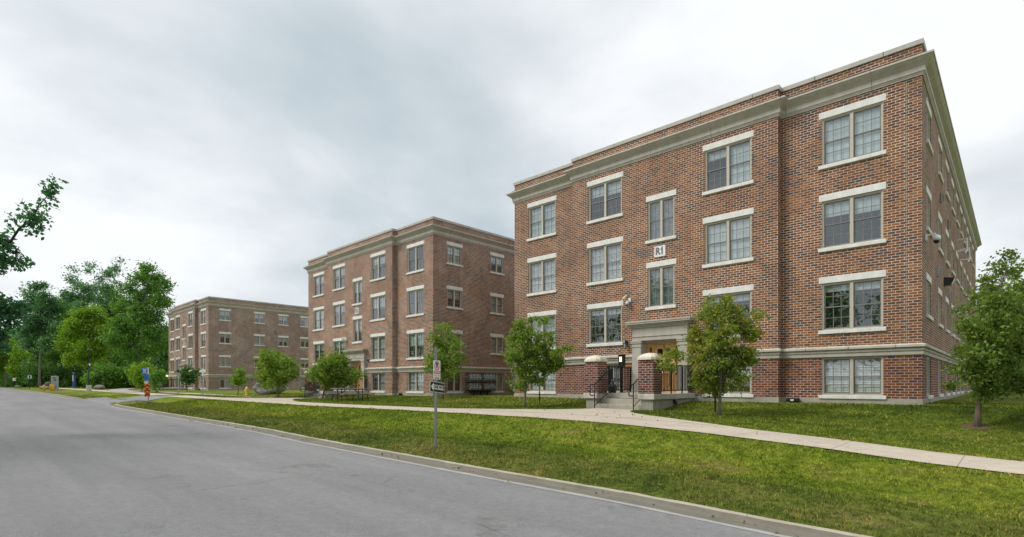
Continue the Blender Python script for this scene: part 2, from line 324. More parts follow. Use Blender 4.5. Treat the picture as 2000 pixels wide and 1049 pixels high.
# ------------------------------------------------------------------ mesh helpers
class MB:
    def __init__(s): s.v = []; s.f = []; s.m = []; s.xf = None
    def add(s, vs, fs, mi=0):
        b = len(s.v)
        if s.xf is not None: vs = [tuple(s.xf @ Vector(p)) for p in vs]
        s.v += [tuple(p) for p in vs]; s.f += [tuple(b + i for i in q) for q in fs]; s.m += [mi] * len(fs); return s
    def quad(s, a, b, c, d, mi=0): return s.add([a, b, c, d], [(0, 1, 2, 3)], mi)
    def box(s, x0, x1, y0, y1, z0, z1, mi=0, bev=0.):
        if bev <= 0:
            vs = [(x, y, z) for z in (z0, z1) for y in (y0, y1) for x in (x0, x1)]
            return s.add(vs, [(0, 2, 3, 1), (4, 5, 7, 6), (0, 1, 5, 4), (2, 6, 7, 3), (0, 4, 6, 2), (1, 3, 7, 5)], mi)
        b = bev; P = lambda q: [(x0 + q, y0 + q), (x1 - q, y0 + q), (x1 - q, y1 - q), (x0 + q, y1 - q)]
        def ring(inset, z):
            i = inset; return [(x0 + b, y0 + i, z), (x1 - b, y0 + i, z), (x1 - i, y0 + b, z), (x1 - i, y1 - b, z), (x1 - b, y1 - i, z), (x0 + b, y1 - i, z), (x0 + i, y1 - b, z), (x0 + i, y0 + b, z)]
        rs = [ring(b, z0)] + [ring(0, z0 + b), ring(0, z1 - b)] + [ring(b, z1)]
        rs[0] = [(x, y, z0) for (x, y) in [(x0 + b, y0 + b), (x1 - b, y0 + b), (x1 - b, y0 + b), (x1 - b, y1 - b), (x1 - b, y1 - b), (x0 + b, y1 - b), (x0 + b, y1 - b), (x0 + b, y0 + b)]]
        rs[3] = [(x, y, z1) for (x, y, _) in rs[0]]
        vs = [p for r_ in rs for p in r_]; fs = [tuple(range(7, -1, -1)), tuple(range(24, 32))]
        for k in range(3):
            for i in range(8): fs.append((k * 8 + i, k * 8 + (i + 1) % 8, k * 8 + 8 + (i + 1) % 8, k * 8 + 8 + i))
        return s.add(vs, fs, mi)
    def tube(s, pts, rad, n=8, mi=0, cap=True):
        pts = [Vector(p) for p in pts]; rad = rad if isinstance(rad, (list, tuple)) else [rad] * len(pts)
        vs = []; fs = []; up = None
        for i, p in enumerate(pts):
            d = (pts[min(i + 1, len(pts) - 1)] - pts[max(i - 1, 0)]).normalized()
            if up is None: up = Vector((0, 0, 1)) if abs(d.z) < .9 else Vector((1, 0, 0))
            a = d.cross(up).normalized(); b_ = a.cross(d).normalized(); up = b_
            for k in range(n):
                th = 2 * math.pi * k / n; vs.append(p + (a * math.cos(th) + b_ * math.sin(th)) * rad[i])
        for i in range(len(pts) - 1):
            for k in range(n): fs.append((i * n + k, i * n + (k + 1) % n, (i + 1) * n + (k + 1) % n, (i + 1) * n + k))
        if cap: fs.append(tuple(range(n - 1, -1, -1))); fs.append(tuple(range((len(pts) - 1) * n, len(pts) * n)))
        return s.add(vs, fs, mi)
    def lathe(s, prof, c=(0, 0, 0), n=16, mi=0, sq=False):
        vs = []; fs = []
        for r_, z in prof:
            for k in range(n):
                th = 2 * math.pi * (k + .5) / n; x, y = math.cos(th), math.sin(th)
                vs.append((c[0] + r_ * x, c[1] + r_ * y, c[2] + z))
        for i in range(len(prof) - 1):
            for k in range(n): fs.append((i * n + k, i * n + (k + 1) % n, (i + 1) * n + (k + 1) % n, (i + 1) * n + k))
        fs.append(tuple(range(n - 1, -1, -1))); fs.append(tuple(range((len(prof) - 1) * n, len(prof) * n)))
        return s.add(vs, fs, mi)
    def build(s, name, mats, parent=None, smooth=False, loc=None):
        me = bpy.data.meshes.new(name); me.from_pydata(s.v, [], s.f)
        for m in (mats if isinstance(mats, (list, tuple)) else [mats]): me.materials.append(M[m])
        me.polygons.foreach_set('material_index', s.m)
        uv = me.uv_layers.new(name='UVMap'); me.update()
        nl = len(me.loops); vi = np.zeros(nl, 'i'); me.loops.foreach_get('vertex_index', vi)
        co = np.array(s.v, 'f').reshape(-1, 3)[vi]
        nf = len(me.polygons); nor = np.zeros(nf * 3, 'f'); me.polygons.foreach_get('normal', nor); nor = nor.reshape(-1, 3)
        tot = np.zeros(nf, 'i'); me.polygons.foreach_get('loop_total', tot); nl_ = np.repeat(nor, tot, axis=0)
        ax = np.abs(nl_); u = np.where(ax[:, 0] > ax[:, 1], co[:, 1], co[:, 0]); v = co[:, 2].copy()
        top = (ax[:, 2] > ax[:, 0]) & (ax[:, 2] > ax[:, 1]); v = np.where(top, co[:, 1], v); u = np.where(top, co[:, 0], u)
        uv.data.foreach_set('uv', np.stack([u, v], 1).astype('f').ravel())
        if smooth: me.polygons.foreach_set('use_smooth', [True] * nf)
        o = bpy.data.objects.new(name, me); COL.objects.link(o)
        if parent: o.parent = parent
        if loc is not None: o.location = loc
        return o
def thing(name, label, cat, loc=(0, 0, 0), rz=0., group=None):
    o = bpy.data.objects.new(name, None); COL.objects.link(o); o.location = loc; o.rotation_euler = (0, 0, rz)
    o.empty_display_size = .2; o['label'] = label; o['category'] = cat
    if group: o['group'] = group
    return o
def tag(o, label=None, cat=None, group=None, kind=None):
    for k, v in (('label', label), ('category', cat), ('group', group), ('kind', kind)):
        if v: o[k] = v
    return o
def share(o, parent, loc=(0, 0, 0), rz=None):
    c = o.copy(); COL.objects.link(c); c.parent = parent; c.location = loc
    if rz is not None: c.rotation_euler = (0, 0, rz)
    return c
def text_mesh(txt, size, depth=.004, bold=True, squash=1.):
    cu = bpy.data.curves.new('txt', 'FONT'); cu.body = txt; cu.size = size; cu.extrude = depth / 2; cu.align_x = 'CENTER'; cu.align_y = 'CENTER'
    if bold: cu.offset = size * .035
    cu.resolution_u = 3
    o = bpy.data.objects.new('txt', cu); COL.objects.link(o); bpy.context.view_layer.update()
    me = bpy.data.meshes.new_from_object(o.evaluated_get(bpy.context.evaluated_depsgraph_get()))
    bpy.data.objects.remove(o); bpy.data.curves.remove(cu)
    vs = [(v.co.x * squash, -v.co.z, v.co.y) for v in me.vertices]; fs = [tuple(p.vertices) for p in me.polygons]   # upright, facing -Y
    bpy.data.meshes.remove(me); return vs, fs

# ------------------------------------------------------------------ terrain
def pl(x, tab): return np.interp(x, [a for a, _ in tab], [b for _, b in tab])
RZ = [(-60, -.45), (-3, -.13), (0, -.09), (2, -.035), (5.4, 0.), (8, .035), (11.5, .085), (14.8, .17), (18, .20), (22.5, .225), (32, .31), (40, .42), (60, .62), (80, .75), (120, .92), (200, 1.12), (900, 1.4)]
WZ = [(-60, -.2), (-8, .12), (-2, .25), (-.85, .31), (.64, .43), (2.8, .565), (5, .65), (7.4, .685), (10.5, .69), (15, .68), (20, .65), (23, .65), (32, .68), (39, .69), (60, .80), (100, .97), (900, 1.45)]
BZ = [(-60, .55), (-6, .88), (0, 1.0), (16, .97), (22, .90), (40, .88), (62, .90), (90, 1.03), (900, 1.5)]
def Z(x, y):
    dx, dy = x - C1[0], y - C1[1]; s = dx * U1[0] + dy * U1[1]; t = dx * U2[0] + dy * U2[1]
    r, wv, b = pl(s, RZ), pl(s, WZ), pl(s, BZ)
    T = [-22.6, -22.1, -12.42, -12.34, -11.0, -10.4, -8.35, -6.55, -3.4, -.3, 6, 40, 400]
    V = [r + .02, r - .06, r - .06, r + .045, r + .10 + .22 * (wv - r), r - .02 + .34 * (wv - r), wv, wv + .01, wv + .35 * (b - wv) * .5, b, b + .02, b + .2, b + .6]
    out = np.zeros_like(t, dtype=float) + V[0]
    for i in range(len(T) - 1):
        k = np.clip((t - T[i]) / (T[i + 1] - T[i]), 0, 1); k = k * k * (3 - 2 * k) if i in (4, 5, 8, 9) else k
        out = np.where(t > T[i], V[i] + (V[i + 1] - V[i]) * k, out)
    m = np.clip((s - 37) / 6, 0, 1) * np.clip((47.3 - s) / .6, 0, 1) * (t < -7.5)       # the side road mouth is level with the street
    return out + m * 0
def Zf(x, y): return float(Z(np.array(float(x)), np.array(float(y))))
def ST(s, t, z=None):
    p = C1 + U1 * s + U2 * t; return Vector((p[0], p[1], Zf(p[0], p[1]) if z is None else z))
def G(px, py):
    """where the ray through a photo pixel meets the ground"""
    k = (px - CX) / F; m = (HY - py) / F; d = 2.; st = .05
    while d < 400:
        if EYE + m * d <= Zf(k * d, d): return Vector((k * d, d, Zf(k * d, d)))
        d += st; st = max(.05, d * .004)
    return Vector((k * d, d, Zf(k * d, d)))
def PX(px, py, d): return Vector(((px - CX) / F * d, d, EYE + (HY - py) / F * d))
def sheet(name, svals, tvals, mat, dz=0., zfun=None, kind='structure'):
    S, Tt = np.meshgrid(np.array(svals, float), np.array(tvals, float), indexing='ij')
    X = C1[0] + U1[0] * S + U2[0] * Tt; Y = C1[1] + U1[1] * S + U2[1] * Tt
    Zz = (zfun(S, Tt) if zfun else Z(X, Y)) + dz
    n, m = S.shape; v = np.stack([X, Y, Zz], -1).reshape(-1, 3); idx = np.arange(n * m).reshape(n, m)
    f = np.stack([idx[:-1, :-1], idx[:-1, 1:], idx[1:, 1:], idx[1:, :-1]], -1).reshape(-1, 4)
    me = bpy.data.meshes.new(name); me.from_pydata(v.tolist(), [], f.tolist()); me.materials.append(M[mat]); me.update()
    if me.polygons[0].normal.z < 0: me.flip_normals()
    me.polygons.foreach_set('use_smooth', [True] * len(me.polygons))
    o = bpy.data.objects.new(name, me); COL.objects.link(o); tag(o, kind=kind); return o
sv = np.unique(np.concatenate([np.arange(-200, -20, 12), np.arange(-20, 60, .5), np.arange(60, 120, 2), np.arange(120, 420, 15), [420, 900]]))
tv = np.unique(np.concatenate([[-600, -200, -80, -40, -23, -22.6, -22.1, -17, -12.44, -12.34], np.arange(-12.2, -8.5, .2), [-8.35, -7.5, -6.55], np.arange(-6.2, 1, .35), np.arange(1, 8, 1), np.arange(8, 60, 6), [80, 150, 300, 700]]))
sheet('lawn_ground', sv, tv, 'lawn')
rs = np.unique(np.concatenate([np.arange(-80, 60, 1.), np.arange(60, 400, 8)]))
sheet('road', rs, [-22.1, -19, -16, -14, -12.84], 'asphalt', zfun=lambda S, T: pl(S, RZ) + .0)

def ribbon(name, path, prof, mats, mi, kind='structure', zoff=None):
    """path: list of (s,t) ; prof: list of (offset to the left of travel, height) ; mi: material per strip"""
    P = np.array([C1 + U1 * s + U2 * t for s, t in path]); zz = np.array([pl(s, RZ) for s, _ in path]) if zoff is None else np.array(zoff)
    D = np.gradient(P, axis=0); D /= np.linalg.norm(D, axis=1)[:, None]; Nn = np.stack([-D[:, 1], D[:, 0]], 1)
    mb = MB(); n = len(prof); rng = np.random.RandomState(3)
    vs = []
    for i in range(len(P)):
        for j, (o_, h_) in enumerate(prof):
            jit = (rng.rand() - .5) * .018 if 0 < j else 0
            q = P[i] + Nn[i] * (o_ + jit); vs.append((q[0], q[1], zz[i] + h_ + ((rng.rand() - .5) * .008 if j else 0)))
    fs = []; ms = []
    for i in range(len(P) - 1):
        for j in range(n - 1): fs.append((i * n + j, i * n + j + 1, (i + 1) * n + j + 1, (i + 1) * n + j)); ms.append(mi[j])
    mb.add(vs, fs); mb.m = ms
    o = mb.build(name, mats, smooth=False)
    if o.data.polygons[0].normal.z < 0: o.data.flip_normals()
    return tag(o, kind=kind)
tip = [(36.0, -12.84), (36.9, -12.75), (37.6, -12.4), (38.1, -11.8), (38.5, -11.0), (39.2, -10.2), (40.4, -9.3), (41.8, -8.4), (43.4, -7.5)]
mainpath = [(s, -12.84) for s in np.arange(-40, 35.8, .3)] + tip
KP = [(.055, .004), (-.045, .006), (-.29, -.006), (-.35, .012), (-.385, .052), (-.465, .062), (-.54, .02)]
ribbon('kerb', mainpath, KP, ['fringe', 'gutter', 'kerb'], [0, 1, 1, 1, 2, 2])
far = [(46.6, -8.6), (46.7, -10.5), (47.1, -11.8), (48, -12.5), (49.3, -12.8)] + [(s, -12.84) for s in np.arange(50.5, 60, 1.)] + [(s, -12.84) for s in np.arange(60, 330, 5.)]
ribbon('kerb', far, KP, ['fringe', 'gutter', 'kerb'], [0, 1, 1, 1, 2, 2])
ribbon('kerb', [(s, -22.1) for s in np.arange(380, -80, -5.)], [(0, .0), (-.1, .10), (-.3, .10)], ['kerb'], [0, 0])
# mouth of the side lane
lane = MB(); a_ = [(s, t) for s, t in tip]; b_ = [(49.3, -12.84), (48, -12.6), (47.1, -11.9), (46.8, -11.2), (46.7, -10.5), (46.65, -9.8), (46.6, -9.2), (46.6, -8.8), (46.6, -8.4)]
vs = []; fs = []
for (s0, t0), (s1, t1) in zip(a_, b_):
    for k in range(7):
        q = k / 6; s_ = s0 + (s1 - s0) * q; t_ = t0 + (t1 - t0) * q; p = ST(s_, t_); zz = max(float(pl(s_, RZ)) + .004, p.z + .02) ; vs.append((p.x, p.y, zz))
for i in range(8):
    for k in range(6): fs.append((i * 7 + k, i * 7 + k + 1, i * 7 + k + 8, i * 7 + k + 7))
lane.add(vs, fs); lo = lane.build('side_lane', 'asphalt', smooth=True)
if lo.data.polygons[0].normal.z < 0: lo.data.flip_normals()
tag(lo, kind='structure')
# concrete walk beside the street and its aprons at the porches
ws = np.arange(-40, 44.2, .35)
sheet('sidewalk', ws, [-8.32, -7.9, -7.0, -6.58], 'walk', .022)
sheet('sidewalk', np.arange(46.8, 130, .8), [-8.32, -7.4, -6.58], 'walk', .03)
DOORS = [8.0, 30.85, 71.7]
for D_ in DOORS:
    T_ = np.linspace(0, 1, 9); rows = []
    vs = []; fs = []
    for i, q in enumerate(T_):
        t_ = -6.58 + 3.1 * q; hw = .82 + 4.4 * (1 - q) ** 2.6 + .35 * (1 - q)
        for k in range(13):
            p = ST(D_ + hw * (k / 6 - 1), t_ if i else -6.6); vs.append((p.x, p.y, p.z + .026))
    for i in range(8):
        for k in range(12): fs.append((i * 13 + k, i * 13 + k + 1, i * 13 + k + 14, i * 13 + k + 13))
    o = MB().add(vs, fs).build('entrance_path', 'walk', smooth=True)
    if o.data.polygons[0].normal.z < 0: o.data.flip_normals()
    tag(o, kind='structure')
sheet('footpath', np.arange(33, 62, .6), [-4.9, -4.4, -3.9], 'walk', .02)
# trail into the wood
tr = [(58, -7.2), (66, -6.6), (74, -5.6), (82, -3.8), (90, -1.0), (98, 3)]
vs = []; fs = []
for s_, t_ in tr:
    for k in (-1, 0, 1):
        p = ST(s_, t_ + k * 1.0); vs.append((p.x, p.y, p.z + .05))
for i in range(len(tr) - 1):
    for k in range(2): fs.append((i * 3 + k, i * 3 + k + 1, i * 3 + k + 4, i * 3 + k + 3))
o = MB().add(vs, fs).build('trail_path', 'pad')
if o.data.polygons[0].normal.z < 0: o.data.flip_normals()
tag(o, kind='structure')

# ------------------------------------------------------------------ buildings
W, D = 16.0, 28.0
S1, S2, PR = 3.77, 12.23, .30
FOOT = [(0, 0), (D, 0), (D, W), (0, W), (0, S2), (-PR, S2), (-PR, S1), (0, S1)]     # (t, s) counter-clockwise
def offset_pts(path, o, closed):
    n = len(path); out = []
    for i in range(n):
        p = Vector(path[i]); a = Vector(path[i - 1]) if (closed or i > 0) else None; b = Vector(path[(i + 1) % n]) if (closed or i < n - 1) else None
        def nr(u, v): d = (v - u).normalized(); return Vector((d.y, -d.x))
        if a is None: q = p + nr(p, b) * o
        elif b is None: q = p + nr(a, p) * o
        else:
            n1_, n2_ = nr(a, p), nr(p, b); m_ = n1_ + n2_; q = p + m_ * (o / max(.3, m_.dot(n1_)))
        out.append(q)
    return out
def sweep(mb, path, prof, closed=True, mi=0):
    n = len(path); vs = []
    for o_, h_ in prof: vs += [(q.x, q.y, h_) for q in offset_pts(path, o_, closed)]
    fs = []; rng = range(n) if closed else range(n - 1)
    for j in range(len(prof) - 1):
        for i in rng: fs.append((j * n + i, j * n + (i + 1) % n, (j + 1) * n + (i + 1) % n, (j + 1) * n + i))
    if not closed:
        fs.append(tuple(j * n for j in range(len(prof)))); fs.append(tuple(j * n + n - 1 for j in range(len(prof) - 1, -1, -1)))
    mb.add(vs, fs, mi)
def wall_grid(mb, fn, u0, u1, h0, h1, holes, depth=.11):
    us = sorted({u0, u1, *[x for o in holes for x in o[:2]]}); hs = sorted({h0, h1, *[x for o in holes for x in o[2:]]})
    for i in range(len(us) - 1):
        for j in range(len(hs) - 1):
            cu, ch = (us[i] + us[i + 1]) / 2, (hs[j] + hs[j + 1]) / 2
            if any(a < cu < b and c < ch < d for a, b, c, d in holes): continue
            mb.quad(fn(us[i], hs[j], 0), fn(us[i + 1], hs[j], 0), fn(us[i + 1], hs[j + 1], 0), fn(us[i], hs[j + 1], 0))
    for a, b, c, d in holes:
        mb.quad(fn(a, c, 0), fn(a, d, 0), fn(a, d, depth), fn(a, c, depth)); mb.quad(fn(b, c, 0), fn(b, d, 0), fn(b, d, depth), fn(b, c, depth))
        mb.quad(fn(a, d, 0), fn(b, d, 0), fn(b, d, depth), fn(a, d, depth)); mb.quad(fn(a, c, 0), fn(b, c, 0), fn(b, c, depth), fn(a, c, depth))
WT = {}
def win_proto(key, wd, ht, cols, lintel, sillw):
    """window facing local -X; origin: middle of the sill line on the wall plane. returns meshes"""
    if key in WT: return WT[key]
    hw = wd / 2; fr = MB(); x0, x1 = .045, .13
    c = .06
    fr.box(x0, x1, -hw, -hw + c, 0, ht); fr.box(x0, x1, hw - c, hw, 0, ht); fr.box(x0, x1, -hw + c, hw - c, ht - c, ht); fr.box(x0, x1, -hw + c, hw - c, 0, .045)
    fr.box(x0 - .005, x1, -.045, .045, .045, ht - c)
    fr.box(x0 - .018, x0, -hw + .004, -hw + .03, .0, ht - .004); fr.box(x0 - .018, x0, hw - .03, hw - .004, .0, ht - .004); fr.box(x0 - .018, x0, -hw + .03, hw - .03, ht - .03, ht - .004)
    sa = MB(); gl = MB(); mid = .045 + (ht - c - .045) * .5
    for sgn in (-1, 1):
        ya, yb = (.045, hw - c) if sgn > 0 else (-hw + c, -.045)
        for lo_, hi_, xs in ((mid - .018, ht - c, .075), (.045, mid + .018, .098)):
            b = .034
            sa.box(xs, xs + .03, ya, ya + b, lo_, hi_); sa.box(xs, xs + .03, yb - b, yb, lo_, hi_)
            sa.box(xs, xs + .03, ya + b, yb - b, hi_ - b, hi_); sa.box(xs, xs + .03, ya + b, yb - b, lo_, lo_ + (b if xs < .09 else b * 1.3))
            for k in range(1, cols):
                yy = ya + b + (yb - ya - 2 * b) * k / cols; sa.box(xs + .003, xs + .02, yy - .009, yy + .009, lo_ + b, hi_ - b)
            zz = (lo_ + hi_) / 2; sa.box(xs + .002, xs + .019, ya + b, yb - b, zz - .009, zz + .009)
            gl.quad((xs + .012, ya + b, lo_ + b), (xs + .012, yb - b, lo_ + b), (xs + .012, yb - b, hi_ - b), (xs + .012, ya + b, hi_ - b))
    li = MB(); si = MB()
    if lintel: li.box(-.010, .10, -hw - .075, hw + .075, ht, ht + .21, bev=.008)
    si.box(-.06, .13, -hw - .085, hw + .085, -.115, 0, bev=.01)
    WT[key] = dict(fr=fr, sa=sa, gl=gl, li=li if lintel else None, si=si, wd=wd, ht=ht, obs={}); return WT[key]
def place_win(bld, key, t, s, h, rz, blind):
    """rz: 0 for the street front (faces -t); 90deg: faces -s"""
    P = WT[key]; o = P['obs']; hw = P['wd'] / 2; ht = P['ht']
    if 'fr' not in o:
        w_ = P['fr'].build('window', 'frame'); w_.parent = bld; o['fr'] = w_
        o['sa'] = P['sa'].build('sash', 'sash', w_); o['gl'] = P['gl'].build('glass_pane', 'glass', w_)
        if P['li']: o['li'] = P['li'].build('lintel', 'limestone', w_)
        o['si'] = P['si'].build('sill', 'limestone', w_); win = w_; new = True
    else:
        win = share(o['fr'], bld); new = False
        for k in ('sa', 'gl', 'li', 'si'):
            if k in o: c = share(o[k], win)
    win.location = (t, s, h); win.rotation_euler = (0, 0, rz)
    if blind:
        if blind not in o:
            b = MB(); ml = 'blind'
            def pan(y0, y1, z0, z1, slats=False, wavy=False):
                if slats:
                    n = max(2, int((z1 - z0) / .05))
                    for i in range(n): z = z0 + (z1 - z0) * i / n; b.quad((.16, y0, z), (.16, y1, z), (.183, y1, z + .047), (.183, y0, z + .047))
                elif wavy:
                    n = 14
                    for i in range(n):
                        ya, yb_ = y0 + (y1 - y0) * i / n, y0 + (y1 - y0) * (i + 1) / n; xa, xb = (.17 + .03 * (i % 2), .17 + .03 * ((i + 1) % 2))
                        b.quad((xa, ya, z0), (xb, yb_, z0), (xb, yb_, z1), (xa, ya, z1))
                else: b.box(.165, .172, y0, y1, z0, z1)
            L_, R_ = (-hw + .065, -.05), (.05, hw - .065); tz = ht - .07
            cfg = {'full': (('p', 1, 1),), 'slat': (('s', 1, 1),), 'top': (('p', .16, .14),), 'third': (('p', .34, .30),), 'half': (('p', .52, .5),), 'mix': (('p', .95, .2),), 'mixb': (('p', .25, 1),), 'lace': (('w', 1, 1),), 'shalf': (('s', .55, .5),), 'smix': (('s', 1, .3),)}[blind][0]
            for (y0, y1), fr_ in ((L_, cfg[1]), (R_, cfg[2])): pan(y0, y1, max(.05, tz - (ht - .1) * fr_), tz, cfg[0] == 's', cfg[0] == 'w')
            o[blind] = b.build('blind', {'s': 'blind_w', 'p': 'blind', 'w': 'curtain'}[cfg[0]], win)
        else: share(o[blind], win)
    return win
win_proto('A', 1.64, 1.50, 3, True, 0); win_proto('A0', 1.64, 1.19, 3, False, 0); win_proto('C', 1.12, 1.54, 2, True, 0)
win_proto('S', 1.12, 1.06, 2, True, 0); win_proto('S0', 1.12, 1.19, 2, False, 0)
FC = [1.74, 5.44, 10.56, 14.26]; FL = [7.56, 4.92, 2.30]

def building(loc, ang, label, brick, code, side_cols, bl, seed):
    rnd = random.Random(seed)
    B = thing('apartment_building', label, 'building', loc, ang, 'brick apartment buildings along the street')
    holes_f = {}; wins = []
    for ci, c in enumerate(FC):
        t_ = -PR if S1 < c < S2 else 0.
        for fi, h in enumerate(FL): wins.append(('A', t_, c, h, bl.get((ci, fi))))
        wins.append(('A0', t_, c, .25, bl.get((ci, 3))))
    wins += [('C', -PR, 8.0, 6.21, bl.get((9, 0))), ('C', -PR, 8.0, 3.60, bl.get((9, 1)))]
    def hole(k, c, h): return (c - WT[k]['wd'] / 2, c + WT[k]['wd'] / 2, h, h + WT[k]['ht'])
    wm = MB(); H0, H1 = .165, 10.37
    def segf(t_): return lambda u, h, d: (t_ + d, u, h)
    wall_grid(wm, segf(0), 0, S1, H0, H1, [hole(k, c, h) for k, t_, c, h, _ in wins if c < S1])
    wall_grid(wm, segf(0), S2, W, H0, H1, [hole(k, c, h) for k, t_, c, h, _ in wins if c > S2])
    wall_grid(wm, segf(-PR), S1, S2, H0, H1, [hole(k, c, h) for k, t_, c, h, _ in wins if S1 < c < S2] + [(7.17, 8.83, H0, 2.42)], .32)
    for s_ in (S1, S2): wm.quad((-PR, s_, H0), (0, s_, H0), (0, s_, H1), (-PR, s_, H1))
    sw = []
    for i, c in enumerate(side_cols):
        for fi, h in enumerate((7.99, 5.35, 2.71)): sw.append(('S', c, h, rnd.choice(['full', 'half', 'third', 'half', 'slat', 'slat', 'mix', None] if code != 'R1' else ['full', None, 'third', 'half', None, 'slat', 'mix'])))
        sw.append(('S0', c, .25, rnd.choice(['full', 'slat', None, 'mix'])))
    wall_grid(wm, lambda u, h, d: (u, d, h), 0, D, H0, H1, [hole(k, c, h) for k, c, h, _ in sw])
    wall_grid(wm, lambda u, h, d: (D - d, u, h), 0, W, H0, H1, []); wall_grid(wm, lambda u, h, d: (u, W - d, h), 0, D, H0, H1, [])
    # inner faces of the parapet
    for a, b in (((.3, .3), (D - .3, .3)), ((D - .3, .3), (D - .3, W - .3)), ((D - .3, W - .3), (.3, W - .3)), ((.3, W - .3), (.3, .3))): wm.quad((*a, 9.9), (*b, 9.9), (*b, H1), (*a, H1))
    wm.build('wall', brick, B)
    rf = MB(); rf.quad((-PR + .05, .05, 10.0), (D - .05, .05, 10.0), (D - .05, W - .05, 10.0), (-PR + .05, W - .05, 10.0)); rf.build('roof', 'roofing', B)
    inn = MB(); inn.box(.55, D - .6, .55, W - .55, .2, 9.8); inn.build('dark_room_box', 'interior', B)  # inner box coloured dark, standing in for the shade of the rooms behind the glass
    fd = MB(); sweep(fd, FOOT, [(0, .166), (.022, .166), (.022, -.8)]); fd.build('foundation', 'concrete', B)
    # water table, open at the doorway
    bp = [(-PR, 6.9), (-PR, S1), (0, S1), (0, 0), (D, 0), (D, W), (0, W), (0, S2), (-PR, S2), (-PR, 9.1)]
    bd = MB(); sweep(bd, bp, [(-.02, 1.452), (.04, 1.452), (.045, 1.53), (.02, 1.535), (.022, 1.575), (.055, 1.58), (.06, 1.62), (.035, 1.625), (.04, 1.655), (.085, 1.675)], False, 0)
    sweep(bd, bp, [(-.02, 1.678), (.105, 1.678), (.11, 1.74), (.10, 1.752), (.0, 1.785), (-.02, 1.785)], False, 1)
    bd.build('band_course', ['surround', 'band_top'], B)
    co = MB(); cp = [(-.02, 9.47), (.03, 9.47), (.035, 9.51), (.05, 9.515), (.055, 9.545), (.085, 9.565), (.085, 9.715), (.105, 9.72), (.105, 9.735), (.13, 9.75), (.13, 9.765), (.155, 9.775), (.155, 9.79), (.175, 9.80), (.21, 9.825), (.25, 9.865), (.275, 9.895), (.30, 9.90), (.30, 9.955), (.28, 9.96), (0., 9.985), (-.02, 9.985)]
    sweep(co, FOOT, cp); co.build('cornice', 'trim', B)
    pc = MB(); sweep(pc, FOOT, [(0, 10.365), (.045, 10.365), (.05, 10.49), (.04, 10.505), (-.34, 10.515), (-.345, 10.365)]); pc.build('parapet_cap', 'trim_top', B)
    for s_ in (.36, 15.64): jt = MB(); jt.box(-.003, .0, s_ - .006, s_ + .006, 1.79, 9.46); jt.build('control_joint', 'concrete', B)
    for k, t_, c, h, bb in wins: place_win(B, k, t_, c, h, 0, bb if bb != 'r' else rnd.choice(['full', 'third', 'slat', None, 'half', 'mix', 'lace']))
    for k, c, h, bb in sw: place_win(B, k, c, 0, h, R(90), bb)
    # ---- doorway
    ds = MB(); t0 = -PR
    for sg in (-1, 1):
        a, b = sorted((8 + sg * .76, 8 + sg * 1.16)); ds.box(t0 - .17, t0 + .05, a, b, .25, 2.20, bev=.01)
        a, b = sorted((8 + sg * .74, 8 + sg * 1.18)); ds.box(t0 - .19, t0 + .04, a, b, .25, .42); ds.box(t0 - .19, t0 + .04, a, b, 2.06, 2.10); ds.box(t0 - .20, t0 + .04, a, b, 2.20, 2.26); ds.box(t0 - .215, t0 + .04, a, b, 2.262, 2.30)
    ds.box(t0 - .175, t0 + .05, 8 - 1.16, 8 + 1.16, 2.302, 2.44); ds.box(t0 - .165, t0 + .05, 8 - 1.15, 8 + 1.15, 2.442, 2.80)
    for q, z0, z1 in ((.20, 2.455, 2.48), (.215, 2.802, 2.85), (.25, 2.852, 2.90), (.30, 2.902, 2.94), (.36, 2.942, 3.0), (.38, 3.002, 3.07)):
        ds.box(t0 - q, t0 + .03, 8 - 1.0 - q + .02, 8 + 1.0 + q - .02, z0, z1)
    for sg in (-1, 1):                                           # stone reveal
        a, b = sorted((8 + sg * .72, 8 + sg * .83)); ds.box(t0 + .051, t0 + .32, a, b, .25, 2.30)
    ds.box(t0 + .051, t0 + .32, 7.28, 8.72, 2.22, 2.30)
    ds.build('door_surround', 'surround', B)
    X = t0 + .22; fr = MB()
    for a, b in ((7.28, 7.34), (7.54, 7.60), (8.40, 8.46), (8.66, 8.72)): fr.box(X, X + .09, a, b, .262, 2.22)
    fr.box(X, X + .09, 7.34, 8.66, 2.14, 2.218)
    df = fr.build('door_frame', 'oak', B)
    for a, b in ((7.34, 7.54), (8.46, 8.66)):
        sl = MB(); sl.box(X + .02, X + .07, a, a + .045, .262, 2.14); sl.box(X + .02, X + .07, b - .045, b, .262, 2.14); sl.box(X + .02, X + .07, a + .045, b - .045, .262, .95); sl.box(X + .02, X + .07, a + .045, b - .045, 2.05, 2.14)
        sl.box(X + .01, X + .02, a + .06, b - .06, .36, .86)
        so = sl.build('sidelight', 'oak', B); g_ = MB(); g_.quad((X + .045, a + .045, .95), (X + .045, b - .045, .95), (X + .045, b - .045, 2.05), (X + .045, a + .045, 2.05)); g_.build('glass_pane', 'glass', so)
    dr = MB(); a, b = 7.605, 8.395
    gz0, gz1 = 1.12, 1.98
    dr.box(X + .025, X + .07, a, a + .12, .265, 2.135); dr.box(X + .025, X + .07, b - .12, b, .265, 2.135); dr.box(X + .025, X + .07, 7.96, 8.04, .265, 2.135)
    dr.box(X + .025, X + .07, a + .12, b - .12, gz1, 2.134); dr.box(X + .025, X + .07, a + .12, b - .12, .266, .45); dr.box(X + .025, X + .07, a + .12, b - .12, 1.0, gz0)
    for y0, y1 in ((a + .12, 7.96), (8.04, b - .12)): dr.box(X + .045, X + .06, y0, y1, .45, 1.0); dr.box(X + .032, X + .045, y0 + .04, y1 - .04, .5, .95)
    do = dr.build('door', 'oak', B); g_ = MB()
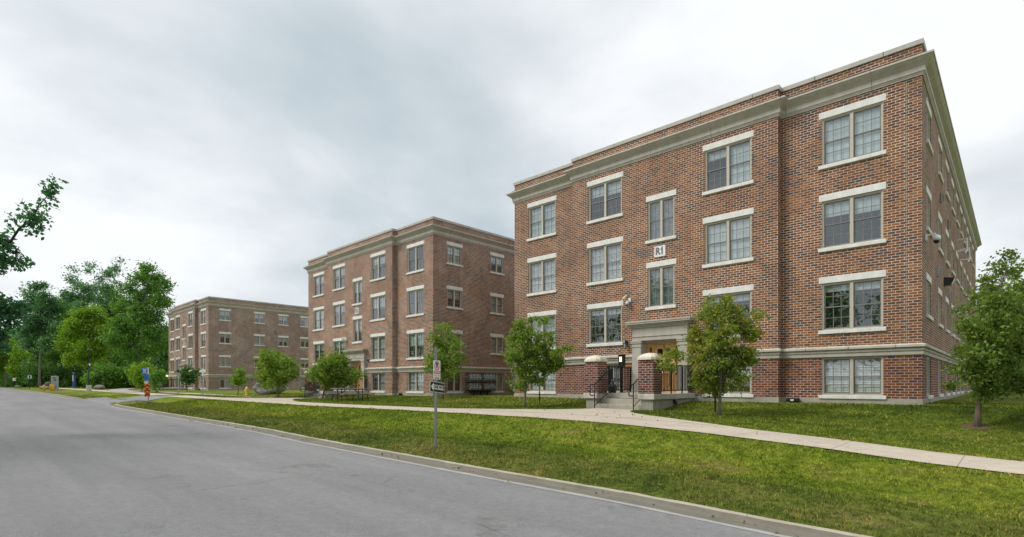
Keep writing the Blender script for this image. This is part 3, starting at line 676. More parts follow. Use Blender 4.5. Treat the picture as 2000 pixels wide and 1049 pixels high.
    for y0, y1 in ((a + .12, 7.96), (8.04, b - .12)): g_.quad((X + .05, y0, gz0), (X + .05, y1, gz0), (X + .05, y1, gz1), (X + .05, y0, gz1))
    g_.build('glass_pane', 'glass', do)
    hn = MB(); hn.box(X + .012, X + .025, a + .03, a + .085, 1.02, 1.24); hn.tube([(X - .03, a + .058, 1.17), (X + .014, a + .058, 1.17)], .012); hn.tube([(X - .03, a + .058, 1.17), (X - .03, a + .17, 1.17)], .011); hn.tube([(X - .04, 7.8, 1.05), (X - .04, 8.2, 1.05)], .012)
    hn.build('handle', 'brass', do)
    # ---- porch
    pf = MB(); pf.box(-3.36, t0 - .024, 6.66, 9.36, .085, .262); pl_ = pf
    sl = MB()
    sl.box(-3.41, t0 - .022, 6.60, 7.20, .085, .272, bev=.012); sl.box(-3.41, t0 - .022, 8.82, 9.42, .085, .272, bev=.012); sl.box(-2.76, t0 - .022, 7.20, 8.82, .10, .268)
    slo = sl.build('porch_slab', 'slab', B)
    pb = MB(); pb.box(-3.33, t0 - .024, 6.68, 7.12, -.9, .085); pb.box(-3.33, t0 - .024, 8.90, 9.34, -.9, .085); pb.box(-2.74, t0 - .024, 7.12, 8.90, -.9, .10); pb.build('porch_base', 'concrete', B)
    sp = MB()
    for k, (tf, ztop) in enumerate(((-3.34, -.10), (-3.04, .085))): sp.box(tf, -2.74, 7.12, 8.90, -.9 + k * .001, ztop, bev=.008)
    sp.box(-2.80, -2.74, 7.2, 8.82, .10, .266)
    sp.build('steps', 'step', B)
    for c in (6.93, 9.09):
        p_ = MB(); p_.box(-3.36, -2.80, c - .28, c + .28, .272, 1.40); po = p_.build('porch_pillar', 'brick_dark', B)
        cp_ = MB(); n = 7; rings = [(.345, 0), (.345, .075), (.33, .09), (.33, .10), (.315, .11)] + [(.31 * math.cos(a_ * math.pi / 2 / n), .11 + .125 * math.sin(a_ * math.pi / 2 / n)) for a_ in range(1, n)] + [(.02, .237)]
        vs = []; fs = []
        for i, (r_, z_) in enumerate(rings):
            for k in range(16):
                th = 2 * math.pi * (k + .5) / 16; m_ = max(abs(math.cos(th)), abs(math.sin(th))); rr = r_ / m_ if i < 5 else r_ / (m_ ** (1 - min(1, (i - 4) / 4)))
                vs.append((-3.08 + rr * math.cos(th), c + rr * math.sin(th), 1.402 + z_))
        for i in range(len(rings) - 1):
            for k in range(16): fs.append((i * 16 + k, i * 16 + (k + 1) % 16, i * 16 + 16 + (k + 1) % 16, i * 16 + 16 + k))
        fs.append(tuple(range(15, -1, -1))); fs.append(tuple(range(len(rings) * 16 - 16, len(rings) * 16)))
        cp_.add(vs, fs); cp_.build('cap', 'cap', po)
        # balustrade from pillar to wall
        rl = MB(); sx = 6.74 if c < 8 else 9.28; ta, tb = -2.76, t0 - .05
        for z_ in (.36, 1.24): rl.box(ta, tb, sx - .018, sx + .018, z_, z_ + .035)
        for t_ in (ta, -1.96, -1.14, tb - .04): rl.box(t_, t_ + .036, sx - .0185, sx + .0185, .262, 1.285)
        k = ta + .12
        while k < tb: rl.box(k, k + .026, sx - .012, sx + .012, .395, 1.24); k += .105
        rl.build('railing', 'black_iron', B)
        # stair handrail
        hr = MB(); sx = 7.24 if c < 8 else 8.78
        a_, b_ = Vector((-3.62, sx, -.30)), Vector((-2.62, sx, .262))
        hr.tube([a_, (a_[0], sx, .60)], .019); hr.tube([b_, (b_[0], sx, 1.16)], .019)
        hr.tube([(b_[0], sx, 1.16), (a_[0], sx, .60), (a_[0] - .04, sx, .575), (a_[0] - .24, sx, .565), (a_[0] - .28, sx, .52), (a_[0] - .28, sx, .24), (a_[0] - .25, sx, .21), (a_[0], sx, .20)], .019)
        hr.tube([(b_[0], sx, .36), (a_[0], sx, -.16)], .012)
        for i in range(1, 9):
            q = i / 9; hr.tube([(a_[0] + (b_[0] - a_[0]) * q, sx, -.16 + .52 * q), (a_[0] + (b_[0] - a_[0]) * q, sx, .60 + .56 * q)], .007, 5)
        hr.build('handrail', 'black_iron', B)
    pp = MB(); pp.tube([(-1.9, 6.667, .0), (-1.9, 6.60, .0)], .06, 12); pp.tube([(-1.9, 6.6, .0), (-1.9, 6.58, -.06), (-1.9, 6.58, -.12)], .05, 10); pp.build('vent_pipe', 'black', B)
    # number plate
    np_ = MB(); np_.box(t0 - .03, t0 - .002, 7.80, 8.26, 5.52, 5.93); no = np_.build('number_plate', 'white', B)
    vs, fs = text_mesh(code, .38, .01, squash=.86); tx = MB(); tx.xf = Matrix.Translation((t0 - .034, 8.03, 5.725)) @ Matrix.Rotation(R(-90), 4, 'Z'); tx.add(vs, fs)
    if code == 'R1': tx.add([(.035, -.006, .085), (.115, -.006, .135), (.115, -.006, .085), (.035, -.006, .045)], [(0, 1, 2, 3)]); tx.add([(.06, -.006, -.135), (.17, -.006, -.135), (.17, -.006, -.115), (.06, -.006, -.115)], [(0, 1, 2, 3)]) if 0 else None
    tx.build('lettering', 'sign_grey', no)
    # carriage lamps each side of the door
    for s_ in (9.50, 6.50):
        la = MB(); la.box(t0 - .03, t0, s_ - .05, s_ + .05, 2.18, 2.36); la.tube([(t0, s_, 2.30), (t0 - .10, s_, 2.38), (t0 - .14, s_, 2.34)], .012)
        la.lathe([(.03, 2.34), (.075, 2.26), (.08, 2.24), (.065, 2.235)], (t0 - .14, s_, 0), 8); la.lathe([(.045, 2.05), (.045, 2.035), (.01, 2.02)], (t0 - .14, s_, 0), 8)
        for k in range(4): th = k * math.pi / 2 + .78; la.tube([(t0 - .14 + .06 * math.cos(th), s_ + .06 * math.sin(th), 2.24), (t0 - .14 + .045 * math.cos(th), s_ + .045 * math.sin(th), 2.04)], .006, 4)
        lo_ = la.build('wall_lantern', 'black_iron', B); lg = MB(); lg.lathe([(.04, 2.05), (.055, 2.235)], (t0 - .14, s_, 0), 8); lg.build('lamp_glass', 'greybox', lo_)
    return B
rnd0 = 'r'
bl1 = {(0, 0): 'full', (0, 1): 'third', (0, 2): 'top', (0, 3): 'slat', (1, 0): 'mix', (1, 1): 'full', (1, 2): 'top', (1, 3): 'half', (9, 0): 'lace', (9, 1): 'lace',
       (2, 0): 'third', (2, 1): 'slat', (2, 2): 'top', (2, 3): 'slat', (3, 0): 'full', (3, 1): 'slat', (3, 2): 'slat', (3, 3): 'slat'}  # white slats in the two left second-row windows stand in for sky reflection
B1 = building((11.764, 15.335, 1.01), R(46.658), 'nearest and largest red brick apartment building marked R1', 'brick', 'R1', [1.7, 5.05, 7.7, 10.2, 12.6, 15.0, 17.4, 19.8, 22.3, 24.9], bl1, 1)
bl2 = {(i, j): 'r' for i in list(range(4)) + [9] for j in range(4)}; bl2[(1, 2)] = 'slat'; bl2[(0, 3)] = 'slat'; bl2[(1, 3)] = 'mix'
B2 = building((-4.616, 31.21, .908), R(46.011), 'middle brick apartment building marked R2, behind the picnic table', 'brick_b', 'R2', [1.65, 5.25, 8.3, 11.1, 14.0], bl2, 2)
bl3 = dict.fromkeys([(i, j) for i in list(range(4)) + [9] for j in range(4)], 'r')
B3 = building((-33.861, 59.603, .926), R(46.268), 'farthest brick apartment building behind the yellow hydrant', 'brick_c', 'R3', [1.72, 5.5, 8.35, 11.1, 14.0, 17.0], bl3, 3)

def in_b(B, t, s, h): return B.matrix_world @ Vector((t, s, h))
bpy.context.view_layer.update()
def attach(B, name, label, cat, t, s, h, rz=0., group=None):
    """a separate fixture bolted to a building"""
    return thing(name, label, cat, in_b(B, t, s, h), B.rotation_euler.z + rz, group)
# security cameras
def cam_cluster(B, label, t, s, h, rz=0.):
    o = attach(B, 'security_camera', label, 'camera', t, s, h, rz, 'security cameras on the brick walls')
    a = MB(); a.box(-.05, 0, -.05, .05, -.10, .10, bev=.01); a.tube([(-.03, 0, .05), (-.22, 0, .08), (-.26, 0, .02)], .028); a.build('bracket', 'white', o)
    b = MB(); b.lathe([(.04, .06), (.10, .02), (.105, -.06), (.09, -.10)], (-.27, 0, -.03), 14); b.build('housing', 'white', o, True)
    c = MB(); c.lathe([(.078, 0), (.07, -.05), (.04, -.085), (.01, -.095)], (-.27, 0, -.13), 14); c.build('dome', 'black', o, True); return o
cam_cluster(B1, 'white dome camera on an arm at the side corner of R1', .75, 0, 4.95, R(90))
o = attach(B1, 'security_camera', 'white twin camera with horn left of the R1 doorway', 'camera', -PR, 9.36, 3.98, 0, 'security cameras on the brick walls'); o.scale = (.8, .72, .8)
a = MB(); a.box(-.08, 0, -.10, .08, -.12, .10, bev=.015); a.tube([(-.05, 0, 0), (-.2, .02, -.08)], .035); a.build('bracket', 'white', o)
a = MB(); a.lathe([(.05, .0), (.085, -.04), (.085, -.11), (.05, -.16)], (-.2, .04, -.08), 12); a.build('housing', 'white', o, True)
a = MB(); a.lathe([(.06, 0), (.04, -.07), (.01, -.08)], (-.2, .04, -.24), 10); a.build('dome', 'black', o, True)
a = MB(); a.tube([(-.04, .16, .26), (-.12, .16, .22), (-.2, .19, .14), (-.28, .22, .02)], [.04, .05, .06, .095], 10); a.build('horn', 'cream', o, True)
for B_, lb in ((B2, 'small white camera above the R2 doorway'), (B3, 'small white camera beside the farthest doorway')):
    o = attach(B_, 'security_camera', lb, 'camera', -PR, 9.45, 3.85, 0, 'security cameras on the brick walls')
    a = MB(); a.box(-.1, 0, -.08, .08, -.1, .1, bev=.015); a.tube([(-.05, 0, 0), (-.35, .1, .05)], .05); a.build('bracket', 'white', o)
    a = MB(); a.lathe([(.05, .0), (.10, -.04), (.10, -.12), (.05, -.16)], (-.32, .08, .0), 12); a.build('housing', 'white', o, True)
# flood light, grilles and white pipe brackets on the R1 side wall
o = attach(B1, 'flood_light', 'black wedge flood light on the side wall of R1', 'light', 6.6, 0, 4.45, R(90))
a = MB(); a.add([(0, -.18, .15), (0, .18, .15), (-.30, .18, .10), (-.30, -.18, .10), (0, -.18, -.15), (0, .18, -.15), (-.20, .18, -.15), (-.20, -.18, -.15)], [(0, 1, 2, 3), (4, 7, 6, 5), (0, 3, 7, 4), (1, 5, 6, 2), (0, 4, 5, 1), (3, 2, 6, 7)]); a.build('housing', 'black', o)
a = MB(); a.quad((-.304, -.15, .07), (-.304, .15, .07), (-.222, .15, -.12), (-.222, -.15, -.12)); a.build('lens', 'white', o)
for i, (t_, h_) in enumerate(((12.4, 6.65), (14.2, 6.55), (12.6, 3.35), (14.6, 3.3))):
    o = attach(B1, 'pipe_bracket', ['upper near white forked vent pipe on the R1 side wall', 'upper far white forked vent pipe on the R1 side wall', 'lower near white forked vent pipe on the R1 side wall', 'lower far white forked vent pipe on the R1 side wall'][i], 'vent pipe', t_, 0, h_, R(90), 'white vent pipes')
    a = MB(); a.tube([(0, 0, 0), (-.38, 0, 0)], .035); a.tube([(-.34, 0, .55), (-.36, 0, .0), (-.30, .12, -.15)], .035); a.tube([(0, 0, .5), (-.30, 0, .52)], .03); a.build('pipe', 'white', o)
for i, (t_, h_) in enumerate(((5.0, 8.35 - 1.15), (7.9, 6.9), (4.1, 4.45), (8.6, 4.2), (17., 4.6))):
    o = attach(B1, 'wall_vent', ['first upper', 'second upper', 'nearest lower', 'middle lower', 'farthest lower'][i] + ' louvred vent on the R1 side wall', 'vent', t_, 0, h_, R(90), 'louvred vents')
    a = MB(); a.box(-.05, 0, -.10, .10, -.16, .16); a.build('frame', 'sash' if i < 2 else 'greybox', o)
    a = MB(); [a.quad((-.06, -.09, -.14 + k * .07), (-.06, .09, -.14 + k * .07), (-.10, .09, -.10 + k * .07), (-.10, -.09, -.10 + k * .07)) for k in range(4)]; a.build('louvre', 'sash', o)
for i, (t_, h_) in enumerate(((5.45, 7.1), (8.35, 6.95), (5.55, 4.45), (5.55, 1.25), (11.2, 6.95), (14.1, 1.25))):
    o = attach(B3, 'wall_vent', ['dark vent between the top and middle windows, second column, far building', 'dark vent between the top and middle windows, third column, far building', 'dark vent between middle and lower windows of the far building', 'dark vent under the band of the far building', 'dark vent high up near the hidden end of the far building', 'dark vent low near the hidden end of the far building'][i], 'vent', t_ - (.9 if i in (1, 3) else 0.), 0, h_, R(90), 'small dark vents')
    a = MB(); a.box(-.08, 0, -.13, .13, -.15, .15, bev=.02); a.build('hood', 'sash', o)
# ground floodlights at the foundations
for B_, s_, lb in ((B1, 3.35, 'black ground spotlight at the foot of the R1 front wall'), (B2, 3.2, 'black ground spotlight at the foot of the R2 front wall'), (B3, 2.9, 'black ground spotlight at the foot of the far building')):
    o = attach(B_, 'ground_spotlight', lb, 'light', -.17, s_, .0, 0, 'ground spotlights')
    a = MB(); a.box(-.10, .12, -.20, .20, .0, .15, bev=.04); a.build('housing', 'black', o); a = MB(); a.box(-.112, -.10, -.05, .05, .05, .10); a.build('lens', 'white', o)
# porch furniture on R1
o = attach(B1, 'cigarette_receptacle', 'black bottle shaped cigarette receptacle on the R1 porch', 'receptacle', -2.15, 9.0, .27)
a = MB(); a.lathe([(.13, 0), (.15, .02), (.165, .20), (.17, .23), (.155, .26), (.09, .33), (.045, .42), (.03, .52)], (0, 0, 0), 20); a.build('base', 'black', o, True)
a = MB(); a.lathe([(.028, .5), (.026, .88), (.035, .89), (.03, .93)], (0, 0, 0), 12); a.build('neck', 'black', o, True)
o = attach(B1, 'card_reader_post', 'black post with a lit card reader box on the R1 porch', 'card reader', -1.55, 8.95, .27)
a = MB(); a.box(-.035, .035, -.035, .035, 0, .98); a.box(-.09, .09, -.09, .09, 0, .012); a.build('post', 'black_iron', o)
a = MB(); a.box(-.10, .08, -.11, .11, .98, 1.42, bev=.012); a.box(-.13, .1, -.13, .13, 1.42, 1.445); h_ = a.build('housing', 'black', o)
a = MB(); a.box(-.106, -.10, -.05, .05, 1.18, 1.36); a.build('screen', 'lit', h_)
# meter bank and cabinet on the R2 side wall
o = attach(B2, 'meter_rack', 'rack of grey gas meters on the side wall of R2', 'gas meters', 3.62, 0, .0, R(90))
# local: -X outwards, +Y runs back along the wall (negated t)
a = MB()
for z_ in (.30, .88): a.box(-.34, -.30, -1.22, 1.22, z_, z_ + .035); a.box(-.12, -.08, -1.22, 1.22, z_, z_ + .035)
a.box(-.30, -.06, -.9, .9, .18, .24)
for y_ in (-.55, 0.02, .62): a.box(-.26, -.20, y_, y_ + .05, -.4, .18)
for z_ in (.78, 1.36): a.tube([(-.16, -1.2, z_), (-.16, 1.2, z_)], .022)
for y_ in (-1.2, 1.2): a.tube([(-.16, y_, .2), (-.16, y_, 1.4)], .02)
a.tube([(-.2, 0, .1), (-.2, 0, 1.42)], .03); a.build('rack', 'black_iron', o)
mm = None
for r_ in range(2):
    for k in range(8):
        y_ = -1.10 + k * .245 + (.26 if k > 3 else 0); z_ = .33 + r_ * .58
        if mm is None:
            a = MB(); a.box(-.10, .10, -.105, .105, .0, .22, bev=.04); a.box(-.085, .085, -.09, .09, .2, .30, bev=.04); mm = a.build('gas_meter', 'meter', o); mm.location = (-.22, y_, z_)
            a = MB()
            for yy in (-.06, .06): a.tube([(0, yy, .28), (0, yy, .44)], .016, 6)
            a.box(-.105, -.098, -.05, .05, .17, .22); pip = a.build('fitting', 'white', mm)
        else: c_ = share(mm, o, (-.22, y_, z_)); share(pip, c_)
o = attach(B2, 'utility_cabinet', 'light grey steel cabinet on the side wall of R2 beside the R1 corner', 'cabinet', 7.15, -.16, .30, R(90))
a = MB(); a.box(-.2, .15, -.62, .62, .0, 1.02, bev=.015); a.box(-.215, -.2, -.58, -.01, .03, .99); a.box(-.215, -.2, .01, .58, .03, .99); a.build('case', 'greybox', o)
a = MB(); a.box(-.235, -.215, -.06, -.04, .45, .6); a.build('handle', 'black', o)
o = attach(B3, 'globe_lamp', 'lit cream globe lamp at the far corner of the farthest building', 'lamp', -.25, 15.6, 1.75, 0)
a = MB(); a.box(0, .22, -.06, .06, -.05, .05); a.build('bracket', 'black_iron', o); a = MB(); a.lathe([(.03, -.17), (.13, -.1), (.16, 0), (.13, .1), (.03, .17)], (0, 0, 0), 14); a.build('globe', 'lit', o, True)

# ------------------------------------------------------------------ trees
def leaf_mesh(name, C, Lf, rng, mat, parent, droop=.3, flat=.0):
    n = len(C); th = rng.rand(n) * 2 * np.pi; el = (rng.randn(n) * .55) - droop
    a = np.stack([np.cos(th) * np.cos(el), np.sin(th) * np.cos(el), np.sin(el)], 1)
    r = rng.randn(n, 3); r[:, 2] *= .6; b = np.cross(a, r); b /= np.linalg.norm(b, axis=1)[:, None] + 1e-9
    nn = np.cross(a, b); l = (Lf * (.65 + .7 * rng.rand(n)))[:, None]; wd = l * (.26 + .12 * rng.rand(n))[:, None]
    v = np.stack([C, C + a * l * .45 + b * wd + nn * l * .08, C + a * l, C + a * l * .45 - b * wd + nn * l * .08], 1).reshape(-1, 3).astype('f')
    me = bpy.data.meshes.new(name); me.vertices.add(4 * n); me.vertices.foreach_set('co', v.ravel())
    me.loops.add(4 * n); me.loops.foreach_set('vertex_index', np.arange(4 * n, dtype='i'))
    me.polygons.add(n); me.polygons.foreach_set('loop_start', np.arange(0, 4 * n, 4, dtype='i')); me.polygons.foreach_set('loop_total', np.full(n, 4, 'i'))
    me.materials.append(M[mat]); me.update(calc_edges=True)
    o = bpy.data.objects.new(name, me); COL.objects.link(o)
    if parent: o.parent = parent
    return o
def tree(name, label, base, blobs, nleaf, lsize, mat, bark, trunk_r, seed, group=None, per=22, spread=.16, top=None, cat='tree', droop=.35, parent_scale=1., twigs=True, lean=0., fork=.45):
    """blobs: (dx,dy,z,r[,squash]) relative to base"""
    rng = np.random.RandomState(seed); T = thing(name, label, cat, base, 0, group)
    bl = np.array([(b + (1.,))[:5] if len(b) < 5 else b for b in blobs], float)
    wt = bl[:, 3] ** 2.3; wt /= wt.sum(); ztop = bl[:, 2].max(); zlow = (bl[:, 2] - bl[:, 3] * .8).min()
    tb = MB(); hi = bl[bl[:, 2].argmax()]; axis_top = Vector((hi[0] * .92, hi[1] * .9, ztop * .95))
    pts = []; rad = []; ph = rng.rand() * 6
    for i in range(9):
        q = i / 8; pts.append(Vector((axis_top.x * q ** 1.5 + .02 * math.sin(ph + i) * q * ztop * .3, axis_top.y * q ** 1.5 + .02 * math.cos(ph + i * 1.3) * q * ztop * .3, -.15 + (axis_top.z + .15) * q))); rad.append(trunk_r * (1.35 if i == 0 else 1) * (1 - .95 * q ** .75) + .003)
    tb.tube(pts, rad, 10)
    def ontrunk(z):
        q = min(.97, max(.05, (z + .15) / (axis_top.z + .15))) * 8; i = int(q); f = q - i; return pts[i].lerp(pts[min(8, i + 1)], f), rad[i]
    cl = []
    ends = []
    for bi, (x, y, z, r, sq) in enumerate(bl):
        c = Vector((x, y, z)); z0 = max(zlow * .9, zlow + (z - zlow) * fork - r * .2); p0, r0 = ontrunk(z0)
        midp = p0.lerp(c, .5) + Vector((0, 0, .1 * r)); lr = min(r0 * .6, trunk_r * .32 * (r / bl[:, 3].max()) + .004)
        tb.tube([p0, midp, c], [lr, lr * .65, lr * .25], 6)
        nt = max(2, int(nleaf * wt[bi] / per))
        for k in range(nt):
            d = rng.randn(3); d /= np.linalg.norm(d); rr = r * (.35 + .65 * rng.rand() ** .6) * (1 + .18 * rng.randn() * .6)
            e = np.array([x + d[0] * rr, y + d[1] * rr, z + d[2] * rr * sq]); cl.append(e)
            if twigs and k % 3 == 0:
                ev = Vector(e); st_ = midp.lerp(c, .3 + .7 * rng.rand()); tb.tube([st_, st_.lerp(ev, .55) + Vector((0, 0, .04 * r)), ev], [lr * .16 + .003, lr * .10 + .002, .002], 4, cap=False)
    tb.build('trunk', bark, T, True)
    cl = np.array(cl); ccount = rng.poisson(per, len(cl)).clip(3); idx = np.repeat(np.arange(len(cl)), ccount)
    sig = spread * (.6 + .8 * rng.rand(len(cl)))[idx][:, None]
    P = cl[idx] + rng.randn(len(idx), 3) * sig * np.array([1, 1, .7])
    leaf_mesh('crown', P, lsize, rng, mat, T, droop); return T
def px_tree(name, label, bx, by, blobs, nleaf, lsize, mat, bark, tr_, seed, base=None, depth_r=1.0, **k):
    """small street trees: crown lobes at their own depth round the trunk's"""
    b = base if base is not None else G(bx, by); rng = random.Random(seed); out = []
    for q in blobs:
        x, y, r = q[:3]; rm = r / F * b.y * (.82 if k.get('group') == GS else .9); dd = q[3] if len(q) > 3 else rng.uniform(-1, 1) * depth_r
        p = PX(x, y, b.y + dd); out.append((p.x - b.x, p.y - b.y, p.z - b.z, rm))
    return tree(name, label, b, out, nleaf, lsize, mat, bark, tr_, seed, **k)
GS = 'young trees on the lawn'
tg = px_tree('young_maple', 'young maple with rust tinted leaves right of the R1 porch', 1405, 812,
    [(1402, 600, 26, 0), (1385, 622, 24), (1430, 618, 26), (1352, 645, 18, .4), (1372, 660, 28), (1410, 655, 38, -.3), (1450, 640, 28), (1477, 612, 15, .3), (1470, 650, 16), (1352, 690, 20), (1385, 705, 38, -.2), (1430, 700, 40, 0), (1465, 700, 24), (1375, 745, 28), (1410, 745, 26), (1395, 768, 16), (1445, 738, 22), (1420, 580, 10), (1322, 688, 18, -.3), (1300, 700, 12, -.4), (1308, 720, 8, -.3)],
    12500, .088, 'leaf_rust', 'bark_grey', .055, 11, depth_r=.5, group=GS, per=64, spread=.10, droop=.55)
tf = px_tree('young_maple', 'green young maple with a leaning crown at the left corner of R1', 1024, 795,
    [(1020, 640, 22, 0), (1060, 628, 14), (1005, 665, 20), (1035, 665, 30, -.3), (1070, 668, 24), (1000, 700, 22), (1030, 705, 34, 0), (1065, 700, 32, .3), (1092, 690, 18), (1108, 678, 8), (1015, 735, 22), (1045, 735, 24), (1080, 712, 22), (1018, 758, 12), (1042, 625, 12)],
    10500, .095, 'leaf', 'bark_grey', .06, 12, depth_r=.6, group=GS, per=64, spread=.105, droop=.5)
te = px_tree('young_maple', 'thin leaved young maple behind the ONE WAY sign by R2', 865, 780,
    [(862, 640, 9, 0), (878, 645, 10), (850, 660, 14), (880, 665, 14), (862, 680, 18), (890, 678, 12), (845, 695, 14), (868, 705, 20, 0), (892, 700, 14), (838, 715, 11), (858, 722, 16), (885, 722, 14), (870, 735, 10)],
    4300, .12, 'leaf', 'bark', .05, 13, depth_r=.8, group=GS, per=14, spread=.16)
td = px_tree('young_maple', 'low spreading maple behind the picnic table at R2', 653, 772,
    [(655, 700, 15, 0), (640, 710, 17), (668, 705, 14), (625, 722, 16), (650, 725, 24, -.4), (672, 725, 18), (607, 728, 8), (615, 733, 12), (640, 740, 18), (662, 740, 18), (690, 735, 12), (705, 728, 7), (680, 742, 12)],
    6200, .145, 'leaf', 'bark', .06, 14, base=ST(27.2, -4.3), depth_r=.9, group=GS, per=20, spread=.17)
tcx = px_tree('young_maple', 'full round green maple beside the grey boulder', 544.5, 777,
    [(522, 690, 9, 0), (541, 692, 7), (520, 702, 12), (540, 705, 14), (560, 707, 10), (518, 718, 13), (538, 722, 18, -.5), (560, 720, 14), (573, 712, 6), (512, 733, 10), (530, 738, 15), (552, 736, 15), (570, 730, 9), (540, 748, 10), (523, 750, 8)],
    6800, .165, 'leaf', 'bark', .07, 15, depth_r=1., group=GS, per=22, spread=.2)
px_tree('sapling', 'thin pale green sapling left of the yellow hydrant', 465, 769, [(468, 722, 4, 0), (469, 731, 5), (463, 738, 6), (472, 741, 6), (458, 744, 4), (480, 741, 4), (465, 747, 6)], 1100, .17, 'leaf_lime', 'bark', .035, 16, depth_r=.3, group=GS, per=10, spread=.16)
px_tree('sapling', 'dark small tree at the foot of the far doorway', 365.5, 765, [(363, 722, 5, 0), (360, 730, 6), (368, 735, 6), (358, 741, 4), (375, 731, 5), (383, 727, 5), (370, 745, 5), (377, 742, 4), (389, 730, 3)], 1300, .22, 'leaf_dark', 'bark', .05, 17, depth_r=.4, group=GS, per=12, spread=.22)
px_tree('young_maple', 'yellow green young tree behind the bus stop sign', 277, 766, [(268, 722, 8, 0), (283, 716, 8), (262, 730, 6), (276, 732, 9), (292, 727, 7), (270, 743, 7), (285, 744, 7), (296, 737, 4)], 2300, .22, 'leaf_lime', 'bark', .06, 18, depth_r=.6, group=GS, per=12, spread=.3)
px_tree('sapling', 'bare stemmed little tree between the bus stop sign and the far building', 304, 768, [(310, 729, 6, 0), (302, 737, 6), (315, 737, 5), (306, 748, 5), (307, 757, 3)], 900, .20, 'leaf_mid', 'bark', .04, 19, depth_r=.4, group=GS, per=12, spread=.24)
px_tree('young_oak', 'tall dark green oak on the lawn at the right side of R1', 1908, 835,
    [(1975, 500, 14, 0), (1960, 525, 20), (1985, 530, 16), (1925, 545, 14), (1945, 560, 24), (1985, 570, 24), (1905, 580, 14), (1925, 595, 26), (1965, 600, 34, .3), (2000, 610, 34), (1880, 610, 14), (1900, 640, 26), (1940, 650, 38, -.3), (1985, 660, 40, 0), (2030, 650, 44), (1880, 680, 18), (1910, 695, 32), (1955, 705, 40), (2005, 710, 44), (1868, 715, 14), (1895, 730, 24), (1935, 745, 34), (1860, 752, 9), (1985, 745, 30), (1925, 775, 14), (2050, 700, 50), (1945, 590, 22, -.7), (1950, 622, 22, -.8), (1930, 660, 20, -.8)],
    25000, .082, 'leaf_oakr', 'bark', .075, 20, depth_r=.9, group=GS, per=64, spread=.105, droop=.5)
# stakes beside young trees
for (x, y, h_, lb) in ((1054, 790, .95, 'thin black stake beside the leaning maple at the R1 corner'), (1397, 806, 1.1, 'thin dark stake beside the rust tinted maple')):
    o = G(x, y); a = MB(); a.box(-.018, .018, -.018, .018, -.1, h_); a.box(-.028, .028, -.005, .005, .2, .5); s_ = a.build('tree_stake', 'black_iron', None, loc=o); tag(s_, lb, 'stake', 'tree stakes')
for i, x in enumerate((522, 529.5, 535)):
    o = G(x, 770); a = MB(); a.box(-.05, .05, -.05, .05, -.1, 1.35, bev=.01); s_ = a.build('wooden_stake', ['plank', 'greybox', 'bark'][i], None, loc=o); tag(s_, ['grey brown stake left in front of the grey boulder', 'pale grey stake in front of the grey boulder', 'thin brown stake beside the round maple trunk'][i], 'stake', 'stakes by the boulder')

# woodland
GW = 'trees of the wood beyond the street'
def wood_tree(label, x, yb, d, H_, wide, nleaf, ls, mat, seed, low=.25, per=70, name='woodland_tree', bark='bark_dark', tr_=.22, sparse=False):
    rng = random.Random(seed); X = (x - CX) / F * d; base = Vector((X, d, Zf(X, d))); bl_ = []
    n = 15
    for i in range(n):
        q = i / (n - 1); z = H_ * (low + (.97 - low) * q); prof = math.sin(math.pi * min(1, .16 + q * .82)) ** .8; rr = wide * .5 * prof
        th = i * 2.4 + rng.random(); off = rr * (.45 + .25 * rng.random()); br_ = rr * (.50 if not sparse else .3) * (.8 + .4 * rng.random()) + .35
        bl_.append((off * math.cos(th), off * math.sin(th), z, br_))
    return tree(name, label, base, bl_, nleaf, ls, mat, bark, tr_, seed, group=GW, per=per, spread=ls * 2.3, twigs=sparse, droop=.3)
def crown_tree(label, x, d, blobs, n, mat, seed, bark='bark_grey', tr_=.2, ls=.27, dr=2.2, per=46, spread=.42, sc_=1.0):
    X = (x - CX) / F * d; b = Vector((X, d, Zf(X, d)))
    return px_tree('woodland_tree', label, 0, 0, [(a, c, r * sc_) for a, c, r in blobs], n, ls, mat, bark, tr_, seed, base=b, depth_r=dr, group=GW, per=per, spread=spread, droop=.3, fork=.7)
crown_tree('tall maple standing at the left corner of the far building', 268, 74, [(290, 528, 13), (312, 545, 14), (280, 545, 13), (300, 562, 17), (322, 562, 10), (262, 548, 9), (253, 568, 13), (278, 585, 20), (310, 590, 17), (326, 588, 8), (245, 600, 19), (275, 615, 22), (303, 618, 15), (318, 640, 9), (240, 635, 21), (270, 645, 22), (298, 650, 15), (222, 662, 16), (250, 675, 19), (285, 680, 15), (308, 672, 11), (262, 698, 11)], 26000, 'leaf_mid', 31)
crown_tree('sparse topped tree with bare upper branches', 183, 88, [(233, 512, 5), (224, 524, 8), (212, 536, 9), (198, 545, 7), (178, 519, 6), (172, 531, 6), (144, 526, 6), (139, 545, 8), (150, 556, 8), (165, 562, 11), (190, 562, 8), (206, 562, 10), (226, 555, 6), (128, 575, 10), (150, 582, 14), (175, 582, 13), (198, 588, 10), (160, 602, 16)], 9500, 'leaf_blue', 34, tr_=.24, per=26)
crown_tree('bright yellow green maple behind the lamp post', 176, 79, [(182, 608, 11), (160, 618, 14), (192, 624, 12), (145, 634, 13), (174, 640, 17), (150, 656, 15), (186, 660, 14), (165, 676, 14), (192, 690, 12), (148, 684, 10), (203, 645, 9), (180, 706, 10), (132, 650, 9), (165, 700, 12), (138, 702, 11), (200, 668, 11), (124, 672, 9), (196, 708, 9)], 21000, 'leaf_lime', 33)
